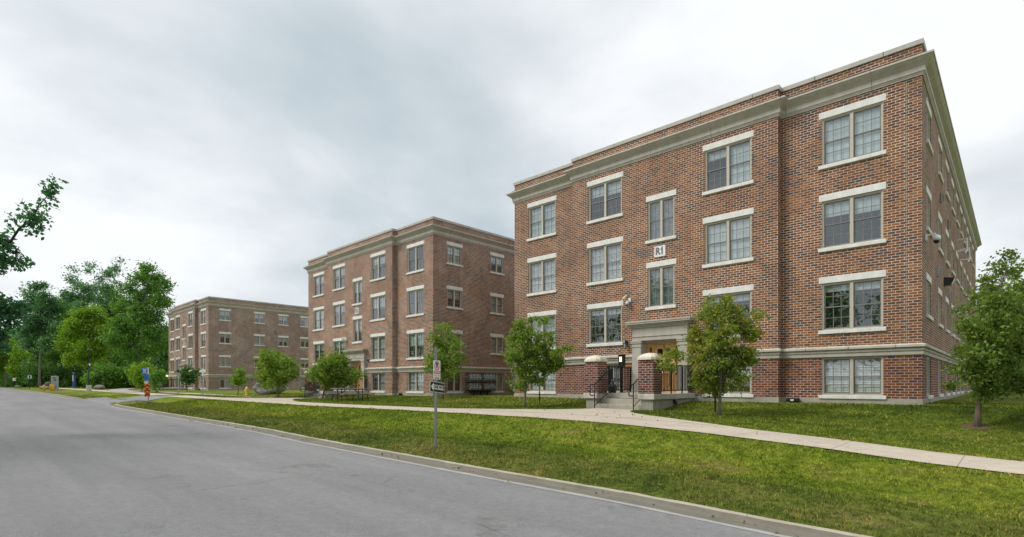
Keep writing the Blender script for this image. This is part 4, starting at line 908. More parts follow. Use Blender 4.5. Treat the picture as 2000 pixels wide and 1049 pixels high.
crown_tree('tree with a straight grey trunk right of the warning signs', 77, 92, [(70, 560, 10), (86, 558, 7), (58, 574, 8), (48, 570, 5), (86, 580, 10), (70, 590, 13), (102, 590, 12), (54, 600, 12), (86, 606, 15), (112, 602, 11), (38, 610, 10), (70, 626, 16), (100, 626, 16), (50, 642, 14), (85, 650, 16), (116, 640, 13), (60, 666, 14), (96, 670, 14)], 19000, 'leaf_blue', 35, ls=.3)
crown_tree('broad green tree filling the gap left of the bright maple', 122, 97, [(122, 598, 13), (136, 596, 11), (114, 622, 15), (141, 618, 12), (125, 648, 17), (104, 660, 12), (130, 680, 14), (150, 700, 12), (110, 696, 12), (150, 630, 12)], 15000, 'leaf_mid', 36, ls=.3)
crown_tree('leafy tree right behind the bright yellow green maple', 222, 92, [(215, 575, 13), (232, 590, 12), (205, 600, 13), (222, 618, 16), (205, 640, 14), (230, 650, 15), (212, 672, 14), (236, 690, 14), (205, 700, 12)], 15000, 'leaf_mid', 37, ls=.3)
crown_tree('yellowish green tree at the far end of the road', 12, 100, [(8, 668, 14), (26, 682, 13), (0, 694, 16), (36, 694, 11), (16, 712, 13), (-14, 690, 20), (-6, 722, 15), (30, 722, 10)], 9000, 'leaf_lime', 38, ls=.32)
lab = ['far dark wood tree behind the cabinet', 'far wood tree behind the blue pole', 'far wood tree behind the lamp post', 'far wood tree above the round boulder', 'far wood tree hidden beside the tallest maple', 'far wood tree seen left of the far building corner',
       'far wood tree at the left edge of the picture', 'far wood tree above the first warning sign', 'far wood tree above the second warning sign', 'deep wood tree at the very back left', 'deep wood tree at the back centre', 'deep wood tree at the back right']
for i, (x, d, H_) in enumerate(((105, 118, 13), (150, 122, 14), (190, 120, 14), (235, 112, 13), (282, 108, 12.5), (325, 112, 10.5), (10, 125, 13), (40, 118, 12.5), (72, 128, 14), (-25, 150, 15), (130, 150, 15.5), (250, 145, 15))):
    wood_tree(lab[i], x, 752, d, H_, 13, 6500, .6, ['leaf_dark', 'leaf_mid', 'leaf_dark', 'leaf_blue'][i % 4], 50 + i, .06, tr_=.25)
lab = ['dark undergrowth bush behind the cabinet and bollards', 'dark undergrowth bush right of the blue pole', 'light green bush right of the lamp post', 'green bush left of the far building', 'low bush under the tallest maple', 'low bush beside the road left of the warning signs', 'undergrowth bush behind the second warning sign', 'undergrowth bush behind the blue pole', 'bush at the far end of the street', 'undergrowth at the back of the trail']
GB = 'bushes along the edge of the wood'
for i, (x, d, h_, wd_, mt) in enumerate(((98, 97, 4.5, 6, 'leaf_dark'), (163, 96, 4.8, 5, 'leaf_dark'), (212, 76, 3.9, 4.6, 'leaf_mid'), (318, 96, 5.5, 9, 'leaf_dark'), (248, 80, 3.6, 6.5, 'leaf_dark'), (6, 118, 5.5, 8, 'leaf_mid'), (50, 116, 5.5, 7, 'leaf_dark'), (128, 100, 5.5, 8, 'leaf_dark'), (-12, 105, 7, 9, 'leaf_mid'), (285, 104, 6, 10, 'leaf_dark'))):
    rng = random.Random(80 + i); X = (x - CX) / F * d; bl_ = [(rng.uniform(-.4, .4) * wd_, rng.uniform(-.35, .35) * wd_, h_ * rng.uniform(.2, .75), h_ * .3) for _ in range(9)]
    tree('bush', lab[i], Vector((X, d, Zf(X, d))), bl_, 4200, .32, mt, 'bark_dark', .08, 80 + i, group=GB, per=22, spread=.45, twigs=False, cat='bush')
# trees behind the right hand lawn
lab = ['background tree behind the chain link fence', 'background tree right of the chain link fence', 'background tree behind R1 at the right edge', 'far background tree beyond the fence', 'background tree just past the R1 side wall', 'tall background tree at the right edge of the picture']
for i, (x, d, H_, wd_) in enumerate(((1945, 58, 9.5, 8), (2000, 52, 10.0, 9), (2060, 46, 10.5, 10), (1975, 74, 12, 12), (1912, 66, 7, 7), (2110, 60, 13, 12))):
    T_ = wood_tree(lab[i], x, 760, d, H_, wd_, 8500, .36, 'leaf_dark' if i % 2 else 'leaf', 110 + i, .04, tr_=.16); T_['group'] = 'background trees on the right'
# trees across the street that the windows mirror
for i, (s_, t_, H_) in enumerate(((2, -31, 10.5), (12, -33, 12), (24, -31, 11), (-8, -30, 10), (38, -33, 12.5))):
    p = ST(s_, t_); T_ = MT_ = wood_tree(['tree across the street facing the R1 corner', 'tree across the street facing the R1 porch', 'tree across the street facing R2', 'tree across the street behind the camera', 'tree across the street facing the side lane'][i], CX, 0, 1, H_, 8, 6000, .4, 'leaf_mid', 130 + i, .25); T_.location = p; T_['group'] = 'trees across the street'
lab = ['first', 'second', 'third', 'fourth', 'fifth', 'sixth', 'seventh', 'eighth', 'ninth', 'tenth', 'eleventh', 'twelfth']
for i in range(12):
    c_ = MT_.copy(); COL.objects.link(c_); c_.location = ST(48 + i * 8.5, -31 - (i % 3) * 1.5); c_.rotation_euler = (0, 0, i * 1.7); k = .72 + .08 * (i % 4); c_.scale = (k, k, k * 1.05); c_['label'] = lab[i] + ' tree of the row across the street past the side lane'
    for ch in list(MT_.children): share(ch, c_)
# oak reaching in from the left edge
oak_b = Vector((-18.2, 10.4, Zf(-18.2, 10.4)))
def pxrel(x, y, r, d): p = PX(x, y, d); return (p.x - oak_b.x, p.y - oak_b.y, p.z - oak_b.z, r / F * d)
def oak():
    rng = np.random.RandomState(7); T = thing('oak_tree', 'dark oak whose branches reach in at the left edge', 'tree', oak_b)
    tb = MB(); tb.tube([(0, 0, -.3), (.1, 0, 2), (.2, .1, 4.5), (.4, .2, 7), (.7, .3, 9)], [.32, .26, .22, .16, .06], 12)
    C = []
    def limb(pts, r0, lobes, n):
        P = [Vector(pxrel(x, y, 0, d)[:3]) for x, y, d in pts]; P = [Vector((.2, .1, 4.2))] + P; k = len(P)
        tb.tube(P, [r0 * (1 - .9 * i / (k - 1)) for i in range(k)], 7)
        for x, y, r, d in lobes:
            q = pxrel(x, y, r, d); nt = max(2, int(n * (r / 10) ** 2))
            for _ in range(nt):
                dd = rng.randn(3); dd /= np.linalg.norm(dd); e = np.array(q[:3]) + dd * q[3] * (.3 + .7 * rng.rand()); C.append(e)
                c0 = min(P, key=lambda p: (p - Vector(q[:3])).length); tb.tube([c0.lerp(Vector(q[:3]), .5), Vector(e)], [.012, .003], 4, cap=False)
    d = 14.5
    limb([(-160, 600, d), (-60, 540, d), (-8, 492, d), (22, 470, d), (38, 446, d), (66, 424, d), (76, 400, d), (96, 380, d), (104, 358, d)], .055,
         [(108, 352, 5, d), (100, 362, 6, d), (92, 372, 6, d), (103, 373, 5, d), (97, 383, 5, d), (82, 398, 7, d), (95, 401, 5, d), (68, 412, 9, d), (52, 412, 8, d), (42, 425, 8, d), (62, 428, 12, d), (80, 430, 10, d), (28, 430, 5, d), (75, 445, 9, d), (18, 445, 5, d), (58, 448, 8, d), (6, 468, 12, d), (-10, 480, 24, d), (22, 482, 13, d), (15, 505, 14, d), (40, 505, 10, d), (55, 512, 6, d), (0, 515, 16, d), (38, 522, 6, d), (-40, 500, 40, d)], 5)
    limb([(-150, 640, d), (-60, 625, d), (0, 615, d), (40, 610, d)], .08, [(5, 590, 16, d), (28, 596, 14, d), (48, 594, 10, d), (60, 604, 6, d), (10, 612, 18, d), (-20, 600, 36, d), (36, 616, 12, d), (18, 640, 14, d), (0, 655, 14, d), (-30, 660, 34, d), (12, 674, 10, d)], 5)
    for _ in range(46):
        x, y, z = rng.uniform(-4.5, 4), rng.uniform(-4.5, 4), rng.uniform(3.8, 10.5); q = math.hypot(x, y)
        if q > 4.6 - abs(z - 6.5) * .6 or (oak_b.x + x) / max(.5, oak_b.y + y) > -1.20: continue
        z0 = rng.uniform(2.6, 6); tb.tube([(.15, .1, z0), (x * .5, y * .5, (z0 + z) / 2 + .2), (x, y, z)], [.07, .04, .012], 6)
        for _ in range(42): dd = rng.randn(3); dd /= np.linalg.norm(dd); C.append(np.array([x, y, z]) + dd * 1.15 * rng.rand() ** .5)
    tb.build('trunk', 'bark_dark', T, True); C = np.array(C); ct = rng.poisson(9, len(C)).clip(3); idx = np.repeat(np.arange(len(C)), ct)
    leaf_mesh('crown', C[idx] + rng.randn(len(idx), 3) * .075, .12, rng, 'leaf_oak', T, .2)
oak()

SOIL = []  # bare soil discs, their dark brown also put in as contact shade at the trunks
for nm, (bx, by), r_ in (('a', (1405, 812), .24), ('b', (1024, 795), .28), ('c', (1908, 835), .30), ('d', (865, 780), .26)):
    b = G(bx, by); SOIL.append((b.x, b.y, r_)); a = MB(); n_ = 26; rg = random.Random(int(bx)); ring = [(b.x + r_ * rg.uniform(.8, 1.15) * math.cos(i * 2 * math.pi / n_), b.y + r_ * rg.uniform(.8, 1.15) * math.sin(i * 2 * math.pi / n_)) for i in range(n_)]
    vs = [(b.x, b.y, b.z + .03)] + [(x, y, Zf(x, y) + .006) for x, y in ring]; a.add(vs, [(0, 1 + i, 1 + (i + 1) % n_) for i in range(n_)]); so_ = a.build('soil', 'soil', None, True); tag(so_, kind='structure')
def fallen():
    rng = np.random.RandomState(9); P = []
    for cx, cy, sp_, n_ in ((SOIL[0][0], SOIL[0][1], 1.3, 90), (SOIL[1][0], SOIL[1][1], 1.3, 45), (SOIL[2][0], SOIL[2][1], 1.5, 50)):
        q = rng.randn(n_, 2) * sp_ + [cx, cy]; P.append(q)
    s_ = rng.uniform(-1, 22, 90); t_ = -12.62 + rng.randn(90) * .12; P.append(np.stack([C1[0] + U1[0] * s_ + U2[0] * t_, C1[1] + U1[1] * s_ + U2[1] * t_], 1))
    s_ = rng.uniform(-1, 16, 60); t_ = rng.uniform(-8.3, -5, 60); P.append(np.stack([C1[0] + U1[0] * s_ + U2[0] * t_, C1[1] + U1[1] * s_ + U2[1] * t_], 1))
    P = np.concatenate(P); z = Z(P[:, 0], P[:, 1]); ss = (P - C1) @ U1; tt = (P - C1) @ U2
    keep = (tt < -.6) & ~((np.abs(ss - 8) < 1.6) & (tt > -3.7)); lift = np.where((tt > -8.35) & (tt < -6.5), .03, np.where(tt < -12.4, .07, .03)); P = np.concatenate([P, (z + lift)[:, None]], 1)[keep]
    o = leaf_mesh('fallen_leaves', P, .055, rng, 'leaf_fallen', None, droop=0.); tag(o, 'scattered fallen leaves on the grass, walk and gutter', 'leaves', kind='stuff')
fallen()
# ------------------------------------------------------------------ grass
def grass():
    rng = np.random.RandomState(5); V = []; sig = []
    n = 2400000; X = rng.uniform(-40, 16, n); Y = rng.uniform(5., 46, n)
    dx, dy = X - C1[0], Y - C1[1]; s = dx * U1[0] + dy * U1[1]; t = dx * U2[0] + dy * U2[1]
    edge = rng.rand(n) * .06
    kn = .09 * np.sin(s * 1.9 + 2 * np.sin(s * .7)) * np.sin(s * 5.3); ok = ((t > -12.44 + edge + np.abs(kn)) & (t < -8.28 - edge * .7)) | ((t > -6.62 + edge * .7) & (t < -.33 + 0 * t)) | ((s < -.05) & (t > -6.62) & (t < 12))
    for D_ in DOORS:
        q = np.clip((t + 6.58) / 3.1, 0, 1); hw = .82 + 4.4 * (1 - q) ** 2.6 + .35 * (1 - q); ok &= ~((np.abs(s - D_) < hw - edge) & (t > -6.7) & (t < -3.3)); ok &= ~((np.abs(s - D_) < 1.42) & (t > -3.5) & (t < 0))
    ok &= ~((s > 3.7) & (s < 12.3) & (t > -.63)); ok &= ~((s > 22.7) & (s < 38.9) & (t > -.4)); ok &= ~((s > 35.5) & (s < 47.5) & (t < -7.2)); ok &= s < 62; ok &= np.abs(X / Y) < 1.02
    ok &= rng.rand(n) < np.clip((9. / Y) ** 1.35, 0, 1) * np.clip((46 - Y) / 14, 0, 1)
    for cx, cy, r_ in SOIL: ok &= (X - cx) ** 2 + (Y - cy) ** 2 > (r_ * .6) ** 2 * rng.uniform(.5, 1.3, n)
    X, Y = X[ok], Y[ok]; n = len(X)
    patch = np.sin(X * 2.1 + np.sin(Y * 1.7) * 2) * np.sin(Y * 2.6 + np.cos(X * 1.3) * 2)
    h = (.026 + .020 * rng.rand(n) + .010 * patch) * (1 + .25 * np.clip(Y / 9 - 1, 0, 2)); tt = (X - C1[0]) * U2[0] + (Y - C1[1]) * U2[1]; tall = (rng.rand(n) < .012) & (np.abs(tt + 8.3) > .15) & (np.abs(tt + 6.6) > .15); h = np.where(tall, h * 2.1, h); w_ = (.0045 + .004 * rng.rand(n)) * np.clip(Y / 7, 1, 5)
    th = rng.rand(n) * 2 * np.pi; lean = .75 * rng.rand(n); l2 = rng.rand(n) * 2 * np.pi; z = Z(X, Y) - .004
    ax, ay = np.cos(th) * w_, np.sin(th) * w_; mx, my = X + np.cos(l2) * lean * h * .4, Y + np.sin(l2) * lean * h * .4; tx, ty = X + np.cos(l2) * lean * h * 1.3, Y + np.sin(l2) * lean * h * 1.3
    P = np.stack([np.stack([X - ax, Y - ay, z], 1), np.stack([X + ax, Y + ay, z], 1), np.stack([mx + ax * .7, my + ay * .7, z + h * .6], 1), np.stack([tx, ty, z + h], 1)], 1).reshape(-1, 3).astype('f')
    me = bpy.data.meshes.new('grass'); me.vertices.add(4 * n); me.vertices.foreach_set('co', P.ravel()); me.loops.add(4 * n); me.loops.foreach_set('vertex_index', np.arange(4 * n, dtype='i'))
    me.polygons.add(n); me.polygons.foreach_set('loop_start', np.arange(0, 4 * n, 4, dtype='i')); me.polygons.foreach_set('loop_total', np.full(n, 4, 'i')); me.materials.append(M['blades']); me.update(calc_edges=True)
    o = bpy.data.objects.new('grass', me); COL.objects.link(o); tag(o, 'short mown green grass with yellowish patches on the lawns', 'grass', kind='stuff'); print('blades', n)
grass()

# ------------------------------------------------------------------ street furniture
def rrect(w_, h_, r, n=5):
    out = []
    for cx, cz, a0 in ((w_ / 2 - r, h_ / 2 - r, 0), (-w_ / 2 + r, h_ / 2 - r, 90), (-w_ / 2 + r, -h_ / 2 + r, 180), (w_ / 2 - r, -h_ / 2 + r, 270)):
        for k in range(n): a = R(a0 + 90 * k / (n - 1)); out.append((cx + r * math.cos(a), cz + r * math.sin(a)))
    return out
def plate(mb, pts, y0, y1, mi=0):
    n = len(pts); vs = [(x, y0, z) for x, z in pts] + [(x, y1, z) for x, z in pts]
    mb.add(vs, [tuple(range(n)), tuple(range(2 * n - 1, n - 1, -1))] + [(i, i + n, (i + 1) % n + n, (i + 1) % n) for i in range(n)], mi)
def shift(pts, dx, dz): return [(x + dx, z + dz) for x, z in pts]
def channel_post(mb, h0, h1, w_=.032):
    mb.box(-w_, -w_ + .012, -.0, .03, h0, h1); mb.box(w_ - .012, w_, -.0, .03, h0, h1); mb.box(-w_ + .012, w_ - .012, .0, .006, h0, h1)
    mb.box(-w_ - .012, -w_, .024, .03, h0, h1); mb.box(w_, w_ + .012, .024, .03, h0, h1)
b = G(852.5, 877); zs = lambda y: EYE + (HY - y) / F * b.y - b.z
SP = thing('sign_post', 'galvanised post with a no parking sign above a ONE WAY sign', 'street sign', b, R(67))
a = MB(); channel_post(a, -.3, zs(679)); a.build('post', 'galv', SP)
zc_, hh = (zs(704) + zs(741)) / 2, zs(704) - zs(741)
a = MB(); plate(a, shift(rrect(.30, hh, .03), 0, zc_), -.012, -.008); nps = a.build('no_parking_sign', 'white', SP)
a = MB(); ring = []
for k in range(24):
    t0_, t1_ = 2 * math.pi * k / 24, 2 * math.pi * (k + 1) / 24; cz = zc_ + hh * .22
    f_ = lambda r_, t_: (r_ * math.cos(t_), -.0135, cz + r_ * math.sin(t_)); a.quad(f_(.082, t0_), f_(.082, t1_), f_(.104, t1_), f_(.104, t0_))
a.quad((-.075, -.0142, cz + .055), (-.055, -.0142, cz + .075), (.075, -.0142, cz - .055), (.055, -.0142, cz - .075)); a.box(-.135, .135, -.0135, -.0125, zc_ - .085, zc_ - .02); a.build('emblem', 'red', nps)
def put_text(txt, size, parent, x, y, z, mat, name='lettering', tilt=0., squash=1.):
    vs, fs = text_mesh(txt, size, .002, squash=squash); t_ = MB(); t_.xf = Matrix.Translation((x, y, z)) @ Matrix.Rotation(tilt, 4, 'Y'); t_.add(vs, fs); return t_.build(name, mat, parent)
put_text('P', .17, nps, 0, -.0138, cz, 'black'); put_text('FIRE ROUTE', .046, nps, 0, -.015, zc_ - .052, 'white')
a = MB()
for z_ in (-.115, -.125, -.145): a.box(-.12, .12, -.0135, -.0125, zc_ + z_, zc_ + z_ + .004)
a.build('stripe', 'red', nps); put_text('TOW AWAY', .034, nps, 0, -.014, zc_ - .185, 'black')
zc_, hh = (zs(747) + zs(766)) / 2, .235
ow = bpy.data.objects.new('one_way_sign', None)
a = MB(); plate(a, rrect(.62, hh, .03), -.012, -.008); owo = a.build('one_way_sign', 'white', SP); owo.location = (0.02, 0, zc_); owo.rotation_euler = (0, R(5), 0)
a = MB(); plate(a, rrect(.60, hh - .02, .024), -.0145, -.0125); a.build('panel', 'black', owo)
a = MB(); plate(a, [(-.275, 0), (-.165, -.09), (-.165, -.05), (.265, -.05), (.265, .05), (-.165, .05), (-.165, .09)], -.0165, -.015); a.build('arrow', 'white', owo)
put_text('ONE WAY', .098, owo, .055, -.018, 0, 'black', squash=.95)
# bus stop post
b = G(289.5, 783.5); zs = lambda y: EYE + (HY - y) / F * b.y - b.z; mpp = b.y / F
BS = thing('bus_stop_post', 'post with blue bus stop signs above orange chevron board', 'street sign', b, R(18))
a = MB(); a.box(-.03, .03, .0, .04, -.3, zs(717)); a.build('post', 'galv', BS)
def pan(name, x0, x1, y0, y1, mat, parent, yo=-.012, r=.03):
    w_ = (x1 - x0) * mpp; h_ = zs(y0) - zs(y1); a = MB(); plate(a, shift(rrect(w_, h_, min(r, w_ / 3)), ((x0 + x1) / 2 - 289.5) * mpp, (zs(y0) + zs(y1)) / 2), yo, yo + .008); return a.build(name, mat, parent), ((x0 + x1) / 2 - 289.5) * mpp, (zs(y0) + zs(y1)) / 2, w_, h_
wp, *_ = pan('backing_panel', 286, 290.5, 717.5, 731, 'white', BS, -.010)
bp_, cx_, cz_, w_, h_ = pan('bus_sign', 279, 288.4, 717.6, 730.6, 'blue', BS, -.022)
a = MB(); a.box(cx_ - .10, cx_ + .10, -.026, -.0225, cz_ + .03, cz_ + .15, bev=.001); a.box(cx_ - .075, cx_ + .075, -.026, -.0225, cz_ + .005, cz_ + .03); a.build('emblem', 'white', bp_)
a = MB(); a.box(cx_ - .075, cx_ + .075, -.029, -.0265, cz_ + .085, cz_ + .13); a.build('emblem', 'black', bp_)
put_text('BUS', .09, bp_, cx_, -.025, cz_ - .06, 'white'); put_text('STOP', .09, bp_, cx_, -.025, cz_ - .15, 'white')
bq, cx_, cz_, w_, h_ = pan('notice_sign', 283, 290, 732, 743.5, 'blue', BS, -.022)
a = MB(); plate(a, [(cx_ + .045 * math.cos(k * .785), cz_ + .0 + .045 * math.sin(k * .785)) for k in range(8)], -.026, -.0225); a.build('emblem', 'black', bq)
br_, cx_, cz_, w_, h_ = pan('notice_plate', 283, 289.6, 744, 749.5, 'cream', BS, -.022, .01)
a = MB(); a.box(cx_ - .09, cx_ + .09, -.026, -.0225, cz_ - .08, cz_ - .0); a.build('panel', 'white', br_)
cb, cx_, cz_, w_, h_ = pan('chevron_board', 283.3, 293, 750, 774.8, 'orange', BS, -.022, .01)
a = MB(); hw = w_ / 2 - .01
for k in range(3):
    z0 = cz_ + h_ / 2 - .13 - k * h_ * .36
    for sg in (-1, 1): a.quad((cx_, -.0235, z0 + .10), (cx_, -.0235, z0 + .02), (cx_ + sg * hw, -.0235, z0 - .10), (cx_ + sg * hw, -.0235, z0 - .02))
for k in range(2):
    z0 = cz_ + h_ / 2 - .30 - k * h_ * .36
    a.box(cx_ - .09, cx_ - .01, -.0245, -.023, z0 - .025, z0 + .025); a.box(cx_ + .01, cx_ + .09, -.0245, -.023, z0 - .025, z0 + .025)
a.build('chevron', 'black', cb)
# slim posts near the far building
b = G(348.5, 771); T_ = thing('slim_post', 'tall slim grey post with small dark fitting left of the white cross sign', 'post', b)
a = MB(); a.box(-.035, .035, -.035, .035, -.2, EYE + (HY - 703) / F * b.y - b.z); a.build('post', 'galv', T_); a = MB(); z_ = EYE + (HY - 725) / F * b.y - b.z; a.box(-.09, .09, -.1, -.036, z_ - .1, z_ + .1); a.build('fitting', 'black', T_)
b = G(396, 774); zs = lambda y: EYE + (HY - y) / F * b.y - b.z; T_ = thing('cross_sign', 'slim grey post carrying white cross shaped sign panels', 'street sign', b)
a = MB(); a.box(-.03, .03, .0, .05, -.2, zs(733)); a.build('post', 'galv', T_)
a = MB(); a.box(-.06, .07, -.03, 0., zs(734), zs(720)); a.box(-.24, .24, -.045, -.031, zs(727.4), zs(724.6)); a.build('sign_panel', 'white', T_)
# hydrant
b = G(482, 772.5); H_ = EYE + (HY - 755) / F * b.y - b.z; k = H_ / .78; T_ = thing('fire_hydrant', 'yellow fire hydrant on the grass beside the walk', 'hydrant', b)
a = MB(); a.lathe([(.17 * k, 0), (.17 * k, .05 * k), (.115 * k, .06 * k), (.115 * k, .50 * k), (.15 * k, .51 * k), (.15 * k, .55 * k), (.12 * k, .56 * k)], (0, 0, 0), 18); a.build('barrel', 'yellow', T_)
a = MB(); a.lathe([(.13 * k, .56 * k), (.13 * k, .62 * k), (.10 * k, .70 * k), (.05 * k, .74 * k), (.025 * k, .745 * k), (.025 * k, .78 * k)], (0, 0, 0), 16); a.build('bonnet', 'yellow', T_, True)
for an in (0, 180, 270):
    a = MB(); d_ = Vector((math.cos(R(an)), math.sin(R(an)), 0)); a.tube([d_ * .1 * k + Vector((0, 0, .43 * k)), d_ * .19 * k + Vector((0, 0, .43 * k))], .055 * k, 12); a.tube([d_ * .19 * k + Vector((0, 0, .43 * k)), d_ * .22 * k + Vector((0, 0, .43 * k))], .03 * k, 6); a.build('nozzle', 'yellow', T_)
a = MB(); a.lathe([(.19 * k, -.05), (.19 * k, .015)], (0, 0, 0), 14); a.build('flange', 'black', T_)
# picnic table
pc_ = PX(684, 760, 28.6); pb_ = Vector((pc_.x, pc_.y, Zf(pc_.x, pc_.y))); T_ = thing('picnic_table', 'weathered grey picnic table with black metal legs before R2', 'picnic table', pb_, R(48))
HT = .70
a = MB(); [a.box(-.95, .95, -.36 + k * .148, -.36 + k * .148 + .135, HT - .045, HT, bev=.006) for k in range(5)]; a.build('table_top', 'plank', T_)
for sg in (-1, 1):
    a = MB(); [a.box(-.95, .95, sg * .72 + o_ - .07, sg * .72 + o_ + .065, .38, .42, bev=.006) for o_ in (-.075, .07)]; a.build('bench_seat', 'plank', T_)
for sx in (-.62, .62):
    a = MB()
    a.tube([(sx, -.80, .375), (sx, .80, .375)], .024, 8); a.tube([(sx, -.30, HT - .06), (sx, .30, HT - .06)], .024, 8)
    for sg in (-1, 1):
        a.tube([(sx, sg * .20, HT - .06), (sx, sg * .20, .0)], .026, 8)
        a.tube([(sx, sg * .58, .375), (sx, sg * .66, .30), (sx, sg * .84, .0)], .024, 8)
    a.tube([(sx, -.2, .13), (sx, .2, .13)], .02, 8); a.build('leg_frame', 'black_iron', T_)
a = MB(); [a.tube([(sx, 0, .375), (sx * .35, 0, HT - .06)], .02, 8) for sx in (-.62, .62)]; a.build('brace', 'black_iron', T_)
# boulders
def GD(x, d): X = (x - CX) / F * d; return Vector((X, d, Zf(X, d)))
def boulder(label, x, y, wpx, hpx, mat, seed, amp=.16, dd=.6, base=None, group=None):
    b = base or G(x, y); mp = b.y / F; rng = np.random.RandomState(seed); bm = MB(); nu, nv = 40, 24; ph = rng.rand(12) * 6
    vs = []; fs = []
    for j in range(nv + 1):
        for i in range(nu):
            th = 2 * math.pi * i / nu; fi = math.pi * j / nv - math.pi / 2; d = np.array([math.cos(fi) * math.cos(th), math.cos(fi) * math.sin(th), math.sin(fi)])
            q = 1.
            for k in range(1, 5): q += amp / k * math.sin(k * 2.1 * d[0] + ph[k]) * math.sin(k * 1.9 * d[1] + ph[k + 4]) * math.cos(k * 2.3 * d[2] + ph[k + 7])
            q += amp * .25 * (rng.rand() - .5)
            vs.append((d[0] * q * wpx / 2 * mp, d[1] * q * wpx / 2 * mp * dd, max(-.2, d[2] * q * hpx * .55 * mp + hpx * .45 * mp)))
    for j in range(nv):
        for i in range(nu): fs.append((j * nu + i, j * nu + (i + 1) % nu, (j + 1) * nu + (i + 1) % nu, (j + 1) * nu + i))
    bm.add(vs, fs); o = bm.build('boulder', mat, None, True, b); tag(o, label, 'boulder', 'boulders on the grass'); return o
boulder('huge craggy grey boulder behind the round green maple', 526, 770.5, 58, 27, 'rock', 1, .30)
boulder('pale tan boulder left of the yellow bollards', 88, 762, 20, 6.5, 'rock_tan', 2, base=GD(88, 76))
boulder('dark domed boulder just behind the pale tan boulder', 94, 757.5, 15, 14, 'rock_dark', 3, .08, base=GD(94.5, 79))
boulder('brown round boulder right of the lamp post', 194, 760, 20, 9, 'rock_tan', 4, .1, base=GD(194, 70))
boulder('small grey rock by the road under the first warning sign', 32, 755.5, 12, 5, 'rock', 5, base=GD(34, 96))
# cabinet, bollards, signs, blue pole, lamp
b = G(108, 763.5); mp = b.y / F; T_ = thing('pedestal_cabinet', 'grey green metal pedestal cabinet beside the bollards', 'cabinet', b, R(20))
a = MB(); a.box(-5.0 * mp, 3.6 * mp, -.35, .35, .15, 29 * mp, bev=.04); a.build('case', 'cabinet', T_)
a = MB(); a.box(-.32, .55, -.45, .45, -.2, .16, bev=.02); a.build('plinth', 'concrete', T_)
a = MB(); a.box(.0 * mp, 3.4 * mp, -.37, -.352, 20 * mp, 22 * mp); a.box(-2 * mp, 3. * mp, -.37, -.352, 24.5 * mp, 26. * mp); a.box(2.2 * mp, 3.3 * mp, -.37, -.352, .3, 9 * mp); a.build('vent', 'black', T_)
for i, (x, y) in enumerate(((85.8, 764.3), (99, 763.3), (104, 764.))):
    b = G(x, y); mp = b.y / F; a = MB(); h_ = 12.5 * mp; r_ = 1.75 * mp; a.lathe([(r_, -.2), (r_, h_ - .1), (r_ * .8, h_ - .03), (r_ * .3, h_)], (0, 0, 0), 16)
    o = a.build('bollard', 'bollard', None, True, b); tag(o, ['yellow bollard standing apart on the left', 'middle yellow bollard near the cabinet', 'yellow bollard against the cabinet'][i], 'bollard', 'yellow bollards'); 
for i, (x, y, yt, w_, lb) in enumerate(((58, 757.5, 733, 6.6, 'white warning sign with a black cross on a dark post'), (28, 756., 738, 6, 'blank white sign farther down the road'))):
    b = GD(x, (82, 94)[i]); mp = b.y / F; zt = EYE + (HY - yt) / F * b.y - b.z; T_ = thing('roadside_sign', lb, 'street sign', b, R(8))
    a = MB(); a.box(-.04, .04, 0, .05, -.2, zt); a.build('post', 'lampgreen', T_)
    a = MB(); hw = w_ / 2 * mp; plate(a, shift(rrect(2 * hw, 2 * hw, .05), 0, zt - hw), -.02, -.005); so = a.build('sign_panel', 'white', T_)
    if i == 0:
        a = MB(); q = hw * .55
        for sg in (-1, 1): a.quad((-q, -.024, zt - hw - sg * q - .09 * sg), (-q + .17, -.024, zt - hw - sg * q - .09 * sg), (q, -.024, zt - hw + sg * q), (q - .17, -.024, zt - hw + sg * q))
        a.build('emblem', 'black', so)
b = GD(144.3, 80); mp = b.y / F; T_ = thing('emergency_pole', 'tall deep blue pole at the start of the woodland trail', 'pole', b)
a = MB(); a.box(-1.9 * mp, 1.9 * mp, -.16, .16, .1, 31 * mp, bev=.03); a.build('shaft', 'deep_blue', T_); a = MB(); a.lathe([(3 * mp, -.2), (3 * mp, .12)], (0, 0, 0), 16); a.build('plinth', 'concrete', T_)
a = MB(); a.box(-.06, .06, -.175, -.162, 14 * mp, 26 * mp); a.build('stripe', 'white', T_)
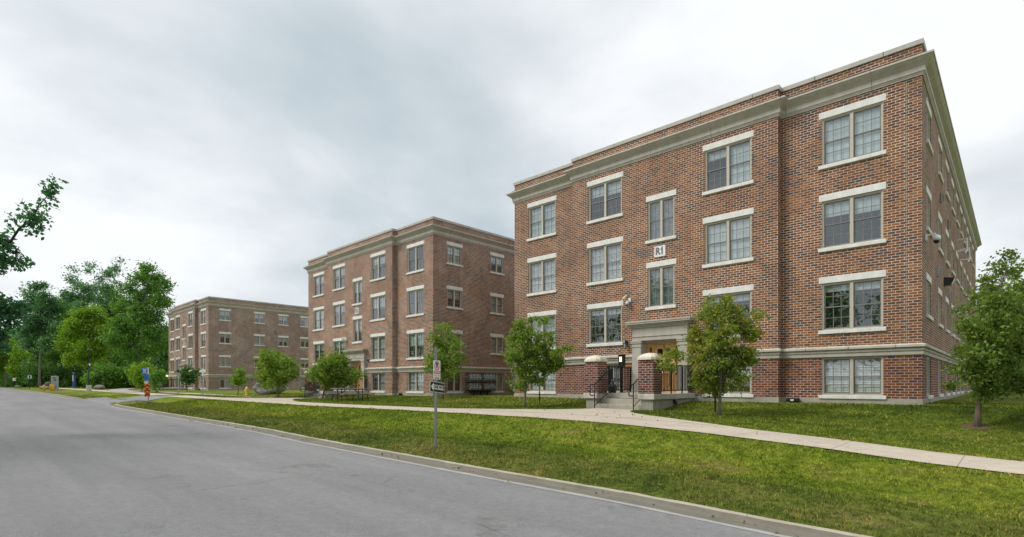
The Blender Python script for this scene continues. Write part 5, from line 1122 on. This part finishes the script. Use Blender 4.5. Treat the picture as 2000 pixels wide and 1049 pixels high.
b = G(173.5, 764.3); mp = b.y / F; T_ = thing('street_lamp', 'dark green street lamp on a round concrete base', 'street lamp', b)
a = MB(); a.lathe([(4.3 * mp, -.2), (4.3 * mp, 11.3 * mp), (3.9 * mp, 11.7 * mp)], (0, 0, 0), 20); a.build('base', 'slab', T_)
a = MB(); a.lathe([(1.2 * mp, 11.7 * mp), (1.1 * mp, 30 * mp), (.75 * mp, 76 * mp)], (0, 0, 0), 12); a.build('post', 'lampgreen', T_)
a = MB(); a.lathe([(.8 * mp, 76 * mp), (1.6 * mp, 77 * mp), (1.9 * mp, 80 * mp), (2.3 * mp, 81 * mp), (1.2 * mp, 82.6 * mp), (.2 * mp, 83.6 * mp)], (0, 0, 0), 14); a.build('lamp_head', 'lampgreen', T_)
a = MB(); a.box(1.0 * mp, 2.6 * mp, -.1, .1, 50 * mp, 54 * mp, bev=.03); a.build('fitting', 'white', T_)
# low brick pier and garden lantern seen between the bus stop and the far building
b = Vector((-698 / F * 69, 69, Zf(-698 / F * 69, 69))); T_ = thing('brick_pier', 'low brick pier with flat cap left of the far building', 'pier', b, R(46)); a = MB(); a.box(-.5, .5, -.6, .6, -.3, 1.15); a.build('pier', 'brick_dark', T_); a = MB(); a.box(-.57, .57, -.67, .67, 1.15, 1.27, bev=.03); a.build('cap', 'slab', T_)
# chain link fence far right
b = G(1965, 768); T_ = thing('chain_link_fence', 'pale chain link fence corner under the trees at the right', 'fence', Vector((b.x, b.y, Zf(b.x, b.y))), 0); mp = b.y / F; h_ = 20 * mp
a = MB(); [a.tube([(x, 0, -.2), (x, 0, h_)], .03, 8) for x in (0, 2.4, 4.8, 7.2)]; a.tube([(0, 0, h_), (7.2, 0, h_)], .022, 8); a.build('post', 'galv', T_)
a = MB(); k = 0.
while k < 7.2: a.tube([(k, 0, .03), (min(7.2, k + h_), 0, h_ * min(1, (7.2 - k) / h_))], .0035, 3); a.tube([(k, 0, h_), (min(7.2, k + h_), 0, h_ - h_ * min(1, (7.2 - k) / h_))], .0035, 3); k += .12
a.build('mesh', 'galv', T_)
